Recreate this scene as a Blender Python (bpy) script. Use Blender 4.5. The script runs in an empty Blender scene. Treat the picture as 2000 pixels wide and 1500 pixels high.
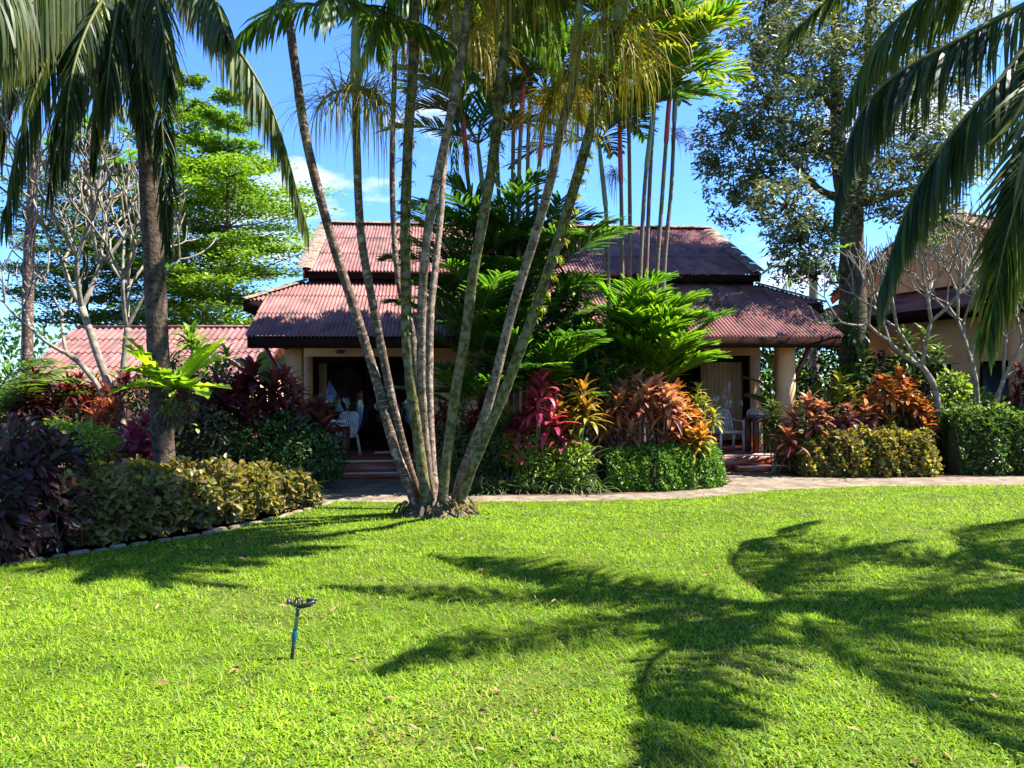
import bpy, math, random
import numpy as np
from mathutils import Vector, Matrix

# ------------------------------------------------------------------ camera, sky, sun, exposure
sc = bpy.context.scene
F, CX, CY, HOR, EYE = 1480.0, 1000.0, 750.0, 770.0, 1.6
cam_d = bpy.data.cameras.new('camera')
cam = bpy.data.objects.new('camera', cam_d)
sc.collection.objects.link(cam)
cam_d.sensor_width = 36.0
cam_d.lens = 36.0 * F / 2000.0
cam_d.clip_start, cam_d.clip_end = 0.05, 2000.0
PITCH, ROLL = math.atan((HOR - CY) / F), math.radians(-0.4)
cam.matrix_world = (Matrix.Translation((0, 0, EYE)) @ Matrix.Rotation(math.radians(90) + PITCH, 4, 'X')
                    @ Matrix.Rotation(ROLL, 4, 'Z'))
sc.camera = cam
CAMR = np.array(cam.matrix_world.to_3x3())

SUN = Vector((0.58, 0.02, 0.82)).normalized()          # towards the sun
world = bpy.data.worlds.new('World')
sc.world = world
world.use_nodes = True
nt = world.node_tree
nt.nodes.clear()
def N(t, **k):
    n = nt.nodes.new(t)
    for a, b in k.items():
        setattr(n, a, b)
    return n
w_out = N('ShaderNodeOutputWorld')
w_bg = N('ShaderNodeBackground')
w_bg.inputs['Strength'].default_value = 0.12
sky = N('ShaderNodeTexSky', sky_type='NISHITA', sun_disc=False)
sky.sun_elevation = math.asin(SUN.z)
sky.sun_rotation = math.atan2(SUN.x, SUN.y)
sky.air_density, sky.dust_density, sky.ozone_density = 1.0, 0.0, 3.0
w_tc = N('ShaderNodeTexCoord')
w_map = N('ShaderNodeMapping')
w_map.inputs['Scale'].default_value = (2.2, 2.2, 6.5)
w_map.inputs['Location'].default_value = (0.35, 0.0, 0.15)
w_no = N('ShaderNodeTexNoise')
w_no.inputs['Scale'].default_value = 1.6
w_no.inputs['Detail'].default_value = 7
w_no.inputs['Roughness'].default_value = 0.55
w_rp = N('ShaderNodeValToRGB')
w_rp.color_ramp.elements[0].position = 0.57
w_rp.color_ramp.elements[1].position = 0.68
w_tint = N('ShaderNodeVectorMath', operation='MULTIPLY')
w_tint.inputs[1].default_value = (0.31, 0.48, 0.74)
w_mix = N('ShaderNodeMix', data_type='RGBA')
w_mix.inputs['B'].default_value = (2.8, 2.85, 2.95, 1)
L = nt.links.new
L(w_tc.outputs['Generated'], w_map.inputs['Vector'])
L(w_map.outputs['Vector'], w_no.inputs['Vector'])
L(w_no.outputs['Fac'], w_rp.inputs['Fac'])
L(w_rp.outputs['Color'], w_mix.inputs['Factor'])
L(sky.outputs['Color'], w_tint.inputs[0])
L(w_tint.outputs[0], w_mix.inputs['A'])
L(w_mix.outputs['Result'], w_bg.inputs['Color'])
L(w_bg.outputs['Background'], w_out.inputs['Surface'])

sun_d = bpy.data.lights.new('sun', 'SUN')
sun_d.energy = 5.0
sun_d.angle = math.radians(0.53)
sun_d.color = (1.0, 0.95, 0.86)
sun_o = bpy.data.objects.new('sun', sun_d)
sc.collection.objects.link(sun_o)
sun_o.rotation_euler = (-SUN).to_track_quat('-Z', 'Y').to_euler()
sun_o.location = (20, 6, 30)

sc.view_settings.view_transform = 'Standard'
sc.view_settings.look = 'None'
sc.view_settings.gamma = 1.0
sc.view_settings.exposure = 2.15

# ------------------------------------------------------------------ helpers
rng = np.random.default_rng(7)
rnd = random.Random(11)
PI = math.pi

def W(px, py, d):
    """world point seen at pixel (px,py) of the 2000x1500 photo, at depth y=d"""
    r = CAMR @ np.array([(px - CX) / F, -(py - CY) / F, -1.0])
    return np.array([0, 0, EYE]) + r * (d / r[1])

def G(px, py, z=0.0):
    r = CAMR @ np.array([(px - CX) / F, -(py - CY) / F, -1.0])
    return np.array([0, 0, EYE]) + r * ((z - EYE) / r[2])

def nrm(a):
    a = np.asarray(a, float)
    return a / np.maximum(np.linalg.norm(a, axis=-1, keepdims=True), 1e-9)

def U(a, b, n=None):
    return rng.uniform(a, b, n)

ORG = {}

class MB:
    """collects vertices and faces and links them as ONE mesh object"""
    def __init__(s):
        s.v, s.c, s.p, s.q, s.t, s.n = [], [], [], [], [], 0
    def add(s, v, f, c=(.5, .5, .5), p=0.0):
        v = np.asarray(v, float).reshape(-1, 3)
        m = len(v)
        c = np.broadcast_to(np.asarray(c, float), (m, 3))
        p = np.broadcast_to(np.asarray(p, float), (m,))
        s.v.append(v); s.c.append(c); s.p.append(p)
        f = np.asarray(f, np.int64)
        (s.q if f.shape[1] == 4 else s.t).append(f + s.n)
        s.n += m
    def also(s, f, back):
        f = np.asarray(f, np.int64)
        (s.q if f.shape[1] == 4 else s.t).append(f + s.n - back)
    def box(s, lo, hi, c=(.5, .5, .5), taper=1.0, rot=None, at=None):
        (x0, y0, z0), (x1, y1, z1) = lo, hi
        mx, my = (x0 + x1) / 2, (y0 + y1) / 2
        k = taper
        v = np.array([[x0, y0, z0], [x1, y0, z0], [x1, y1, z0], [x0, y1, z0],
                      [mx + (x0 - mx) * k, my + (y0 - my) * k, z1], [mx + (x1 - mx) * k, my + (y0 - my) * k, z1],
                      [mx + (x1 - mx) * k, my + (y1 - my) * k, z1], [mx + (x0 - mx) * k, my + (y1 - my) * k, z1]])
        if rot is not None:
            v = v @ np.array(rot).T
        if at is not None:
            v = v + np.array(at)
        s.add(v, [[0, 3, 2, 1], [4, 5, 6, 7], [0, 1, 5, 4], [1, 2, 6, 5], [2, 3, 7, 6], [3, 0, 4, 7]], c)
    def beam(s, a, b, w, h, c=(.5, .5, .5), up=(0, 0, 1)):
        a, b = np.array(a, float), np.array(b, float)
        d = nrm(b - a)
        x = nrm(np.cross(d, np.array(up, float)))
        z = np.cross(x, d)
        v = []
        for q in (a, b):
            for sx, sz in ((-1, -1), (1, -1), (1, 1), (-1, 1)):
                v.append(q + x * sx * w / 2 + z * sz * h / 2)
        s.add(v, [[0, 1, 2, 3], [7, 6, 5, 4], [0, 4, 5, 1], [1, 5, 6, 2], [2, 6, 7, 3], [3, 7, 4, 0]], c)
    def tube(s, pts, rad, seg=8, c=(.5, .5, .5), cap=True, wob=0.0):
        pts = np.asarray(pts, float)
        m = len(pts)
        rad = np.broadcast_to(np.asarray(rad, float), (m,))
        tan = nrm(np.gradient(pts, axis=0))
        ref = np.array([1.0, 0, 0]) if abs(tan[0][0]) < .8 else np.array([0, 1.0, 0])
        xs = nrm(ref - tan * (tan @ ref)[:, None])
        ys = np.cross(tan, xs)
        a = np.arange(seg) * 2 * PI / seg
        rr = rad[:, None] * (1 + (rng.normal(0, wob, (m, seg)) if wob else 0))
        v = pts[:, None] + xs[:, None] * (np.cos(a)[None] * rr)[..., None] + ys[:, None] * (np.sin(a)[None] * rr)[..., None]
        ln = np.concatenate([[0], np.cumsum(np.linalg.norm(np.diff(pts, axis=0), axis=1))])
        i = np.arange(m - 1)[:, None] * seg
        j = np.arange(seg)[None]
        k = (j + 1) % seg
        f = np.stack([i + j, i + k, i + seg + k, i + seg + j], -1).reshape(-1, 4)
        cc = np.repeat(np.broadcast_to(np.asarray(c, float), (m, 3)), seg, axis=0)
        s.add(v.reshape(-1, 3), f, cc, np.repeat(ln, seg))
        if cap:
            top = (m - 1) * seg + np.arange(seg)
            tri = np.stack([np.full(seg - 2, top[0]), top[1:-1], top[2:]], -1)
            s.also(tri, m * seg)
    def build(s, name, mat, parent=None, org=None, smooth=False):
        v = np.concatenate(s.v); c = np.concatenate(s.c); p = np.concatenate(s.p)
        q = np.concatenate(s.q) if s.q else np.zeros((0, 4), np.int64)
        t = np.concatenate(s.t) if s.t else np.zeros((0, 3), np.int64)
        if parent is not None:
            o0 = ORG[parent]
        else:
            o0 = np.zeros(3) if org is None else np.asarray(org, float)
        me = bpy.data.meshes.new(name)
        me.vertices.add(len(v))
        me.vertices.foreach_set('co', (v - o0).astype(np.float32).ravel())
        nl = len(q) * 4 + len(t) * 3
        me.loops.add(nl)
        me.loops.foreach_set('vertex_index', np.concatenate([q.ravel(), t.ravel()]).astype(np.int32))
        me.polygons.add(len(q) + len(t))
        st = np.concatenate([np.arange(len(q)) * 4, len(q) * 4 + np.arange(len(t)) * 3]).astype(np.int32)
        me.polygons.foreach_set('loop_start', st)
        if smooth:
            me.polygons.foreach_set('use_smooth', np.ones(len(q) + len(t), bool))
        a = me.attributes.new('col', 'FLOAT_COLOR', 'POINT')
        a.data.foreach_set('color', np.concatenate([c, np.ones((len(c), 1))], 1).astype(np.float32).ravel())
        a = me.attributes.new('par', 'FLOAT', 'POINT')
        a.data.foreach_set('value', p.astype(np.float32))
        me.update(calc_edges=True)
        me.validate()
        me.materials.append(mat)
        o = bpy.data.objects.new(name, me)
        sc.collection.objects.link(o)
        if parent is not None:
            o.parent = parent
            ORG[o] = o0
        else:
            o.location = o0
            ORG[o] = o0
        return o

def tag(o, label=None, cat=None, group=None, kind=None):
    if label: o['label'] = label
    if cat: o['category'] = cat
    if group: o['group'] = group
    if kind: o['kind'] = kind
    return o

def thing(name, label, cat, loc=(0, 0, 0), rz=0.0, group=None, local=False):
    o = bpy.data.objects.new(name, None)
    o.empty_display_size = 0.2
    sc.collection.objects.link(o)
    o.location = loc
    o.rotation_euler = (0, 0, rz)
    ORG[o] = np.zeros(3) if local else np.array(loc, float)
    return tag(o, label, cat, group)

# ------------------------------------------------------------------ materials
def mat_new(name):
    m = bpy.data.materials.new(name)
    m.use_nodes = True
    t = m.node_tree
    t.nodes.clear()
    out = t.nodes.new('ShaderNodeOutputMaterial')
    return m, t, out

def leafmat(name, trans=.4, rough=.42, spec=.4, gain=(1.5, 1.6, .55), var=.18):
    m, t, out = mat_new(name)
    n, l = t.nodes.new, t.links.new
    at = n('ShaderNodeAttribute'); at.attribute_name = 'col'
    oi = n('ShaderNodeObjectInfo')
    mr = n('ShaderNodeMapRange')
    mr.inputs['To Min'].default_value = 1 - var
    mr.inputs['To Max'].default_value = 1 + var
    l(oi.outputs['Random'], mr.inputs['Value'])
    no = n('ShaderNodeTexNoise'); no.inputs['Scale'].default_value = 9.0
    geo = n('ShaderNodeNewGeometry')
    l(geo.outputs['Position'], no.inputs['Vector'])
    m2 = n('ShaderNodeMapRange')
    m2.inputs['From Min'].default_value = .3; m2.inputs['From Max'].default_value = .7
    m2.inputs['To Min'].default_value = .82; m2.inputs['To Max'].default_value = 1.15
    l(no.outputs['Fac'], m2.inputs['Value'])
    mu = n('ShaderNodeMath'); mu.operation = 'MULTIPLY'
    l(mr.outputs['Result'], mu.inputs[0]); l(m2.outputs['Result'], mu.inputs[1])
    vm = n('ShaderNodeVectorMath'); vm.operation = 'SCALE'
    l(at.outputs['Color'], vm.inputs[0]); l(mu.outputs[0], vm.inputs['Scale'])
    b = n('ShaderNodeBsdfPrincipled')
    b.inputs['Roughness'].default_value = rough
    b.inputs['Specular IOR Level'].default_value = spec
    l(vm.outputs[0], b.inputs['Base Color'])
    v3 = n('ShaderNodeVectorMath'); v3.operation = 'MULTIPLY'
    v3.inputs[1].default_value = gain
    l(vm.outputs[0], v3.inputs[0])
    tr = n('ShaderNodeBsdfTranslucent')
    l(v3.outputs[0], tr.inputs['Color'])
    mx = n('ShaderNodeMixShader'); mx.inputs[0].default_value = trans
    l(b.outputs[0], mx.inputs[1]); l(tr.outputs[0], mx.inputs[2])
    l(mx.outputs[0], out.inputs['Surface'])
    return m

def noisemat(name, c1, c2, scale=6, rough=.8, spec=.3, c3=None, s3=30, t3=(.55, .65), bump=.0, bscale=40, stretch=(1, 1, 1),
             rings=None, ringcol=(.5, .45, .38), ringw=.16, lo=.4, hi=.6, useattr=False, var=0.0, metal=0.0, coords='Object'):
    m, t, out = mat_new(name)
    n, l = t.nodes.new, t.links.new
    tc = n('ShaderNodeTexCoord')
    mp = n('ShaderNodeMapping'); mp.inputs['Scale'].default_value = stretch
    l(tc.outputs[coords], mp.inputs['Vector'])
    def noise(sca, det=5):
        q = n('ShaderNodeTexNoise'); q.inputs['Scale'].default_value = sca; q.inputs['Detail'].default_value = det
        l(mp.outputs['Vector'], q.inputs['Vector'])
        return q
    def mapr(src, a, b, c=0., d=1.):
        q = n('ShaderNodeMapRange')
        for k, x in zip(('From Min', 'From Max', 'To Min', 'To Max'), (a, b, c, d)):
            q.inputs[k].default_value = x
        l(src, q.inputs['Value'])
        return q.outputs['Result']
    def mix(fac, a, b):
        q = n('ShaderNodeMix'); q.data_type = 'RGBA'
        l(fac, q.inputs['Factor'])
        for k, x in (('A', a), ('B', b)):
            if isinstance(x, tuple): q.inputs[k].default_value = (*x, 1)
            else: l(x, q.inputs[k])
        return q.outputs['Result']
    a = c1
    if useattr:
        at = n('ShaderNodeAttribute'); at.attribute_name = 'col'
        a = at.outputs['Color']
        col = mix(mapr(noise(scale).outputs['Fac'], lo, hi, 0, .35), a, c2)
    else:
        col = mix(mapr(noise(scale).outputs['Fac'], lo, hi), a, c2)
    if rings:
        at = n('ShaderNodeAttribute'); at.attribute_name = 'par'
        wv = n('ShaderNodeMath'); wv.operation = 'MULTIPLY'; wv.inputs[1].default_value = 1.0 / rings
        l(at.outputs['Fac'], wv.inputs[0])
        wob = n('ShaderNodeMath'); wob.operation = 'ADD'
        l(wv.outputs[0], wob.inputs[0]); l(mapr(noise(4).outputs['Fac'], .3, .7, -.7, .7), wob.inputs[1])
        fr = n('ShaderNodeMath'); fr.operation = 'FRACT'
        l(wob.outputs[0], fr.inputs[0])
        mm = n('ShaderNodeMath'); mm.operation = 'MULTIPLY'
        l(mapr(fr.outputs[0], ringw, ringw * .5, 0, .75), mm.inputs[0]); l(mapr(noise(2.3).outputs['Fac'], .42, .62, .15, 1), mm.inputs[1])
        col = mix(mm.outputs[0], col, ringcol)
    if c3:
        col = mix(mapr(noise(s3, 6).outputs['Fac'], *t3), col, c3)
    if var:
        oi = n('ShaderNodeObjectInfo')
        vm = n('ShaderNodeVectorMath'); vm.operation = 'SCALE'
        l(col, vm.inputs[0]); l(mapr(oi.outputs['Random'], 0, 1, 1 - var, 1 + var), vm.inputs['Scale'])
        col = vm.outputs[0]
    b = n('ShaderNodeBsdfPrincipled')
    b.inputs['Roughness'].default_value = rough
    b.inputs['Specular IOR Level'].default_value = spec
    b.inputs['Metallic'].default_value = metal
    l(col, b.inputs['Base Color'])
    if bump:
        bp = n('ShaderNodeBump'); bp.inputs['Strength'].default_value = bump; bp.inputs['Distance'].default_value = .02
        l(noise(bscale).outputs['Fac'], bp.inputs['Height'])
        l(bp.outputs[0], b.inputs['Normal'])
    l(b.outputs[0], out.inputs['Surface'])
    return m

M = {}
M['leaf'] = leafmat('leaf', .38)
M['leaf_thick'] = leafmat('leaf_thick', .33, .42, .28, gain=(1.5, 1.2, .6))
M['leaf_palm'] = leafmat('leaf_palm', .45, .48, .25)
M['grass'] = leafmat('grass', .42, .6, .15, gain=(1.5, 1.5, .3), var=0)
M['lawn'] = noisemat('lawn', (.03, .055, .008), (.06, .095, .012), 3, .95, .05, (.10, .075, .03), 9, (.62, .72), .5, 60)
M['ground'] = noisemat('ground', (.05, .07, .02), (.09, .08, .04), .8, .95, .1)
M['soil'] = noisemat('soil', (.055, .03, .02), (.10, .055, .035), 5, .95, .1, (.16, .09, .05), 30, (.6, .7), .8, 25)
M['path'] = noisemat('path', (.13, .10, .075), (.20, .155, .115), 2.5, .9, .1, (.07, .065, .04), 7, (.5, .68), .3, 60)
M['stone'] = noisemat('stone', (.15, .11, .08), (.22, .165, .12), 9, .9, .2, (.10, .09, .05), 20, (.5, .65), .4, 30, var=.2)
M['roof'] = noisemat('roof', (.165, .062, .055), (.225, .10, .09), 1.6, .72, .25, (.065, .042, .038), 4, (.48, .68), .15, 50, var=.10, stretch=(1, .35, 1))
M['ridge'] = noisemat('ridge', (.30, .19, .14), (.16, .12, .09), 6, .9, .2, (.06, .055, .04), 16, (.5, .62), .5, 40)
M['wall'] = noisemat('wall', (.60, .34, .175), (.66, .39, .21), 1.2, .95, .0, (.38, .22, .13), 4, (.6, .75), .12, 70)
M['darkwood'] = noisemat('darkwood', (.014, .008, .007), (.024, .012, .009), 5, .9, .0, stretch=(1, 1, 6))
M['redwood'] = noisemat('redwood', (.10, .028, .018), (.14, .04, .025), 7, .4, .5, stretch=(1, 1, 4))
M['tile'] = noisemat('tile', (.20, .050, .028), (.25, .07, .04), 4, .35, .5, (.13, .035, .022), 14, (.55, .7))
M['nosing'] = noisemat('nosing', (.55, .46, .40), (.45, .36, .30), 9, .5, .4)
M['plastic'] = noisemat('plastic', (.74, .72, .66), (.66, .63, .57), 12, .38, .5)
M['towel'] = noisemat('towel', (.70, .74, .82), (.58, .63, .74), 14, .95, .1, bump=.4, bscale=120)
M['bluecloth'] = noisemat('bluecloth', (.10, .13, .19), (.16, .19, .26), 10, .9, .1, bump=.4, bscale=90)
M['curtain'] = noisemat('curtain', (.62, .44, .27), (.54, .38, .23), 3, .9, .1, stretch=(1, 1, .2))
M['coconut'] = noisemat('coconut', (.055, .038, .028), (.095, .068, .048), 7, .9, .15, (.028, .02, .015), 18, (.5, .62), .8, 35, rings=.085, ringcol=(.036, .026, .019), ringw=.3)
M['stem_pale'] = noisemat('stem_pale', (.25, .19, .14), (.10, .065, .045), 9, .8, .2, (.06, .04, .025), 22, (.53, .62), .3, 40, rings=.11, ringcol=(.36, .31, .25), ringw=.14)
M['stem_moss'] = noisemat('stem_moss', (.14, .13, .075), (.055, .036, .02), 13, .9, .15, (.12, .105, .012), 26, (.53, .6), .5, 45, rings=.12, ringcol=(.20, .19, .13), ringw=.08, lo=.44, hi=.54)
M['stem_brown'] = noisemat('stem_brown', (.10, .058, .04), (.05, .03, .022), 8, .8, .2, (.25, .21, .16), 14, (.56, .64), .3, 40, rings=.10, ringcol=(.34, .30, .25), ringw=.13)
M['stem_red'] = noisemat('stem_red', (.16, .07, .05), (.13, .12, .09), 3, .6, .4, (.09, .06, .04), 16, (.55, .65), .2, 40, rings=.14, ringcol=(.34, .27, .20), ringw=.12)
M['sheath_red'] = noisemat('sheath_red', (.55, .06, .03), (.42, .04, .03), 5, .4, .4, (.22, .04, .03), 12, (.6, .72))
M['sheath_green'] = noisemat('sheath_green', (.15, .20, .07), (.22, .24, .11), 5, .45, .5, (.10, .09, .05), 14, (.58, .7))
M['bark'] = noisemat('bark', (.07, .05, .038), (.12, .09, .065), 8, .95, .1, (.05, .06, .025), 5, (.52, .65), .9, 25, stretch=(1, 1, .4))
M['frangi'] = noisemat('frangi', (.24, .205, .165), (.13, .11, .085), 9, .85, .2, (.12, .12, .06), 14, (.55, .66), .3, 40)
M['twig'] = noisemat('twig', (.035, .030, .012), (.05, .04, .018), 8, .95, .05)
M['stalk'] = leafmat('stalk', .15, .6, .2, var=.1)
M['black'] = noisemat('black', (.012, .012, .013), (.02, .02, .02), 20, .4, .4)
M['teal'] = noisemat('teal', (.006, .07, .075), (.012, .11, .11), 20, .4, .4)
M['olive'] = noisemat('olive', (.13, .16, .05), (.19, .20, .08), 20, .5, .3)
M['brick'] = noisemat('brick', (.26, .06, .035), (.32, .09, .05), 8, .85, .2, var=.2)
M['white'] = noisemat('white', (.62, .62, .62), (.7, .7, .7), 2, .7, .2)
M['blue'] = noisemat('blue', (.03, .12, .42), (.04, .15, .5), 2, .5, .3)
M['debris'] = leafmat('debris', .1, .9, .1, var=.05)

def glassmat():
    m, t, out = mat_new('glass')
    n, l = t.nodes.new, t.links.new
    tr = n('ShaderNodeBsdfTransparent'); tr.inputs[0].default_value = (.95, .95, .94, 1)
    gl = n('ShaderNodeBsdfGlossy'); gl.inputs['Roughness'].default_value = .015
    gl.inputs['Color'].default_value = (.9, .9, .9, 1)
    lw = n('ShaderNodeLayerWeight')
    pw_ = n('ShaderNodeMath'); pw_.operation = 'POWER'; pw_.inputs[1].default_value = 4.0
    l(lw.outputs['Facing'], pw_.inputs[0])
    ad = n('ShaderNodeMath'); ad.operation = 'ADD'; ad.inputs[1].default_value = .05; ad.use_clamp = True
    l(pw_.outputs[0], ad.inputs[0])
    mx = n('ShaderNodeMixShader')
    l(ad.outputs[0], mx.inputs[0]); l(tr.outputs[0], mx.inputs[1]); l(gl.outputs[0], mx.inputs[2])
    l(mx.outputs[0], out.inputs['Surface'])
    return m
M['glass'] = glassmat()

# ------------------------------------------------------------------ leaf builders
def pal(cols, n, jit=.12):
    cols = np.asarray(cols, float)
    if len(cols) == 1:
        c = np.repeat(cols, n, 0)
    else:
        x = rng.random(n) * (len(cols) - 1)
        i = np.minimum(x.astype(int), len(cols) - 2)
        f = (x - i)[:, None]
        c = cols[i] * (1 - f) + cols[i + 1] * f
    return np.clip(c * (1 + rng.normal(0, jit, (n, 1))), .003, .9)

PROF = {
    'strap': ([0, .12, .45, .8, 1], [.4, .7, 1, .62, .02]),
    'blade': ([0, .3, .7, 1], [1, .9, .6, .02]),
    'oval': ([0, .1, .45, .8, .95, 1], [.06, .5, 1, .8, .35, .02]),
    'short': ([0, 1], [1, .15]),
    'leaflet': ([0, .1, .5, .85, 1], [.5, .95, 1, .55, .03]),
    'broad': ([0, .06, .3, .7, .92, 1], [.05, .55, .95, .95, .5, .02]),
    'nest': ([0, .15, .55, .85, 1], [.25, .5, 1, .8, .03]),
    'jag': ([0, .1, .8, .97, 1], [.55, .9, 1.0, .9, .5]),
}

def straps(mb, base, d, Ln, Wd, col, droop, K=4, fold=.25, prof='strap', roll=0.0, tip=None, wave=0.0):
    base = np.asarray(base, float); d = nrm(d)
    n = len(base)
    Ln = np.broadcast_to(np.asarray(Ln, float), (n,)); Wd = np.broadcast_to(np.asarray(Wd, float), (n,))
    droop = np.broadcast_to(np.asarray(droop, float), (n,)); roll = np.broadcast_to(np.asarray(roll, float), (n,))
    hx = d[:, :2] + rng.normal(0, 1e-3, (n, 2))
    h = np.concatenate([nrm(hx), np.zeros((n, 1))], 1)
    e0 = np.arcsin(np.clip(d[:, 2], -1, 1))
    s = np.linspace(0, 1, K + 1)
    e = np.maximum(e0[:, None] - droop[:, None] * s[None], -PI / 2 * .985)
    e = np.where(e0[:, None] < -PI / 2 * .985, e0[:, None], e)
    dr = h[:, None] * np.cos(e)[..., None] + np.array([0, 0, 1.0]) * np.sin(e)[..., None]
    step = (dr[:, 1:] + dr[:, :-1]) / 2 * (Ln / K)[:, None, None]
    pos = np.concatenate([base[:, None], base[:, None] + np.cumsum(step, 1)], 1)
    side = np.stack([h[:, 1], -h[:, 0], np.zeros(n)], 1)[:, None].repeat(K + 1, 1)
    nn = np.cross(side, dr)
    cr, sr = np.cos(roll)[:, None, None], np.sin(roll)[:, None, None]
    sd = side * cr + nn * sr
    nn = np.cross(sd, dr)
    w = np.interp(s, *PROF[prof])[None] * Wd[:, None] / 2
    wv = 0
    if wave:
        wv = nn * (wave * w * np.where(np.arange(K + 1) % 2, 1, -1)[None])[..., None]
    if fold is None:
        v = np.stack([pos + sd * w[..., None], pos - sd * w[..., None]], 2)
        k = 2
    else:
        up = nn * (fold * w)[..., None]
        v = np.stack([pos + sd * w[..., None] + up + wv, pos, pos - sd * w[..., None] + up - wv], 2)
        k = 3
    vpl = (K + 1) * k
    i = np.arange(K)[:, None] * k
    j = np.arange(k - 1)[None]
    f = np.stack([i + j, i + j + 1, i + k + j + 1, i + k + j], -1).reshape(-1, 4)
    ff = (f[None] + (np.arange(n) * vpl)[:, None, None]).reshape(-1, 4)
    c = np.asarray(col, float)
    if c.ndim == 1: c = np.repeat(c[None], n, 0)
    c = c[:, None, None].repeat(K + 1, 1).repeat(k, 2)
    if tip is not None:
        tf = (np.clip((s - .45) / .55, 0, 1) ** 1.5)[None, :, None, None]
        c = c * (1 - tf) + np.asarray(tip, float) * tf
    mb.add(v.reshape(-1, 3), ff, c.reshape(-1, 3), np.tile(np.repeat(s, k), n))

def cloud(mb, P, Nn, size, cols, aspect=.5, out=.45, jit=.5, quad=False, fold=.25, droop=0.0):
    """small leaves at P facing roughly Nn"""
    n = len(P)
    Nn = nrm(Nn)
    r = nrm(rng.normal(0, 1, (n, 3)))
    t = nrm(r - Nn * np.sum(r * Nn, 1, keepdims=True))
    y = nrm(t * (1 - out) + Nn * out + rng.normal(0, .15, (n, 3)) + np.array([0, 0, -droop]))
    z = Nn + rng.normal(0, jit, (n, 3))
    z = nrm(z - y * np.sum(z * y, 1, keepdims=True))
    x = np.cross(y, z)
    sz = size * U(.65, 1.25, n)[:, None]
    w = sz * aspect * .5
    if quad:
        v = np.stack([P, P + y * sz * .5 + x * w + z * sz * fold * .3, P + y * sz, P + y * sz * .5 - x * w + z * sz * fold * .3], 1)
        f = np.array([[0, 1, 2], [0, 2, 3]])
        k = 4
    else:
        up = z * w * fold
        v = np.stack([P, P + y * sz * .3 + x * w * .85 + up, P + y * sz * .68 + x * w * .8 + up, P + y * sz - z * sz * .12,
                      P + y * sz * .68 - x * w * .8 + up, P + y * sz * .3 - x * w * .85 + up], 1)
        f = np.array([[0, 1, 2], [0, 2, 3], [0, 3, 4], [0, 4, 5]])
        k = 6
    ff = (f[None] + (np.arange(n) * k)[:, None, None]).reshape(-1, 3)
    c = cols if isinstance(cols, np.ndarray) and len(cols) == n and n > 8 else pal(cols, n)
    mb.add(v.reshape(-1, 3), ff, np.repeat(c, k, 0))

def bez(P0, P1, P2, m):
    s = np.linspace(0, 1, m)[:, None]
    return (1 - s) ** 2 * np.asarray(P0) + 2 * s * (1 - s) * np.asarray(P1) + s * s * np.asarray(P2)

def smooth_path(pts, m):
    """Catmull-Rom through pts"""
    pts = np.asarray(pts, float)
    n = len(pts)
    ext = np.vstack([2 * pts[0] - pts[1], pts, 2 * pts[-1] - pts[-2]])
    out = []
    for x in np.linspace(0, n - 1 - 1e-6, m):
        i = int(x); t = x - i
        a, b, c, d = ext[i], ext[i + 1], ext[i + 2], ext[i + 3]
        out.append(.5 * (2 * b + (c - a) * t + (2 * a - 5 * b + 4 * c - d) * t * t + (3 * b - a - 3 * c + d) * t ** 3))
    return np.array(out)

def frond(mb, path, nl, ll, lw, cols, hang=.35, rr=.02, s0=.12, side=None, droop=.6, rollj=.5, tip=None, a0=35, a1=62, K=3,
          rcol=(.16, .17, .05), prof='leaflet', lens=([0, .2, .6, 1], [.7, .95, 1, .45]), vee=0.0, gap=0.0):
    path = np.asarray(path, float)
    m = len(path)
    mb.tube(path, np.linspace(rr, rr * .25, m), 4, rcol, cap=False)
    tan = nrm(np.gradient(path, axis=0))
    if side is None:
        side = np.cross(path[m // 2] - path[0], path[-1] - path[0])
        if np.linalg.norm(side) < 1e-4 or abs(nrm(side)[2]) > .8:
            side = np.cross(path[-1] - path[0], (0, 0, 1))
    side = nrm(side)
    s = np.linspace(s0, 1, nl)
    x = s * (m - 1)
    i = np.minimum(x.astype(int), m - 2)
    f = (x - i)[:, None]
    P = path[i] * (1 - f) + path[i + 1] * f
    T = tan[i] * (1 - f) + tan[i + 1] * f
    for sg in (-1, 1):
        A = np.radians(a0 + (a1 - a0) * s + rng.normal(0, 5, nl))[:, None]
        S = nrm(side - T * np.sum(side * T, 1, keepdims=True))
        Nv = np.cross(S, T)
        Nv = np.where(Nv[:, 2:3] < 0, -Nv, Nv)
        d = S * sg * np.cos(A) + T * np.sin(A) + Nv * vee - np.array([0, 0, 1.0]) * hang * U(.6, 1.4, nl)[:, None]
        keep = rng.random(nl) > gap
        k = int(keep.sum())
        straps(mb, P[keep], d[keep], (ll * np.interp(s, *lens) * U(.85, 1.1, nl))[keep], lw, pal(cols, k), droop * U(.6, 1.4, k), K, None, prof,
               roll=rng.normal(0, rollj, k), tip=tip)

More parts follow.
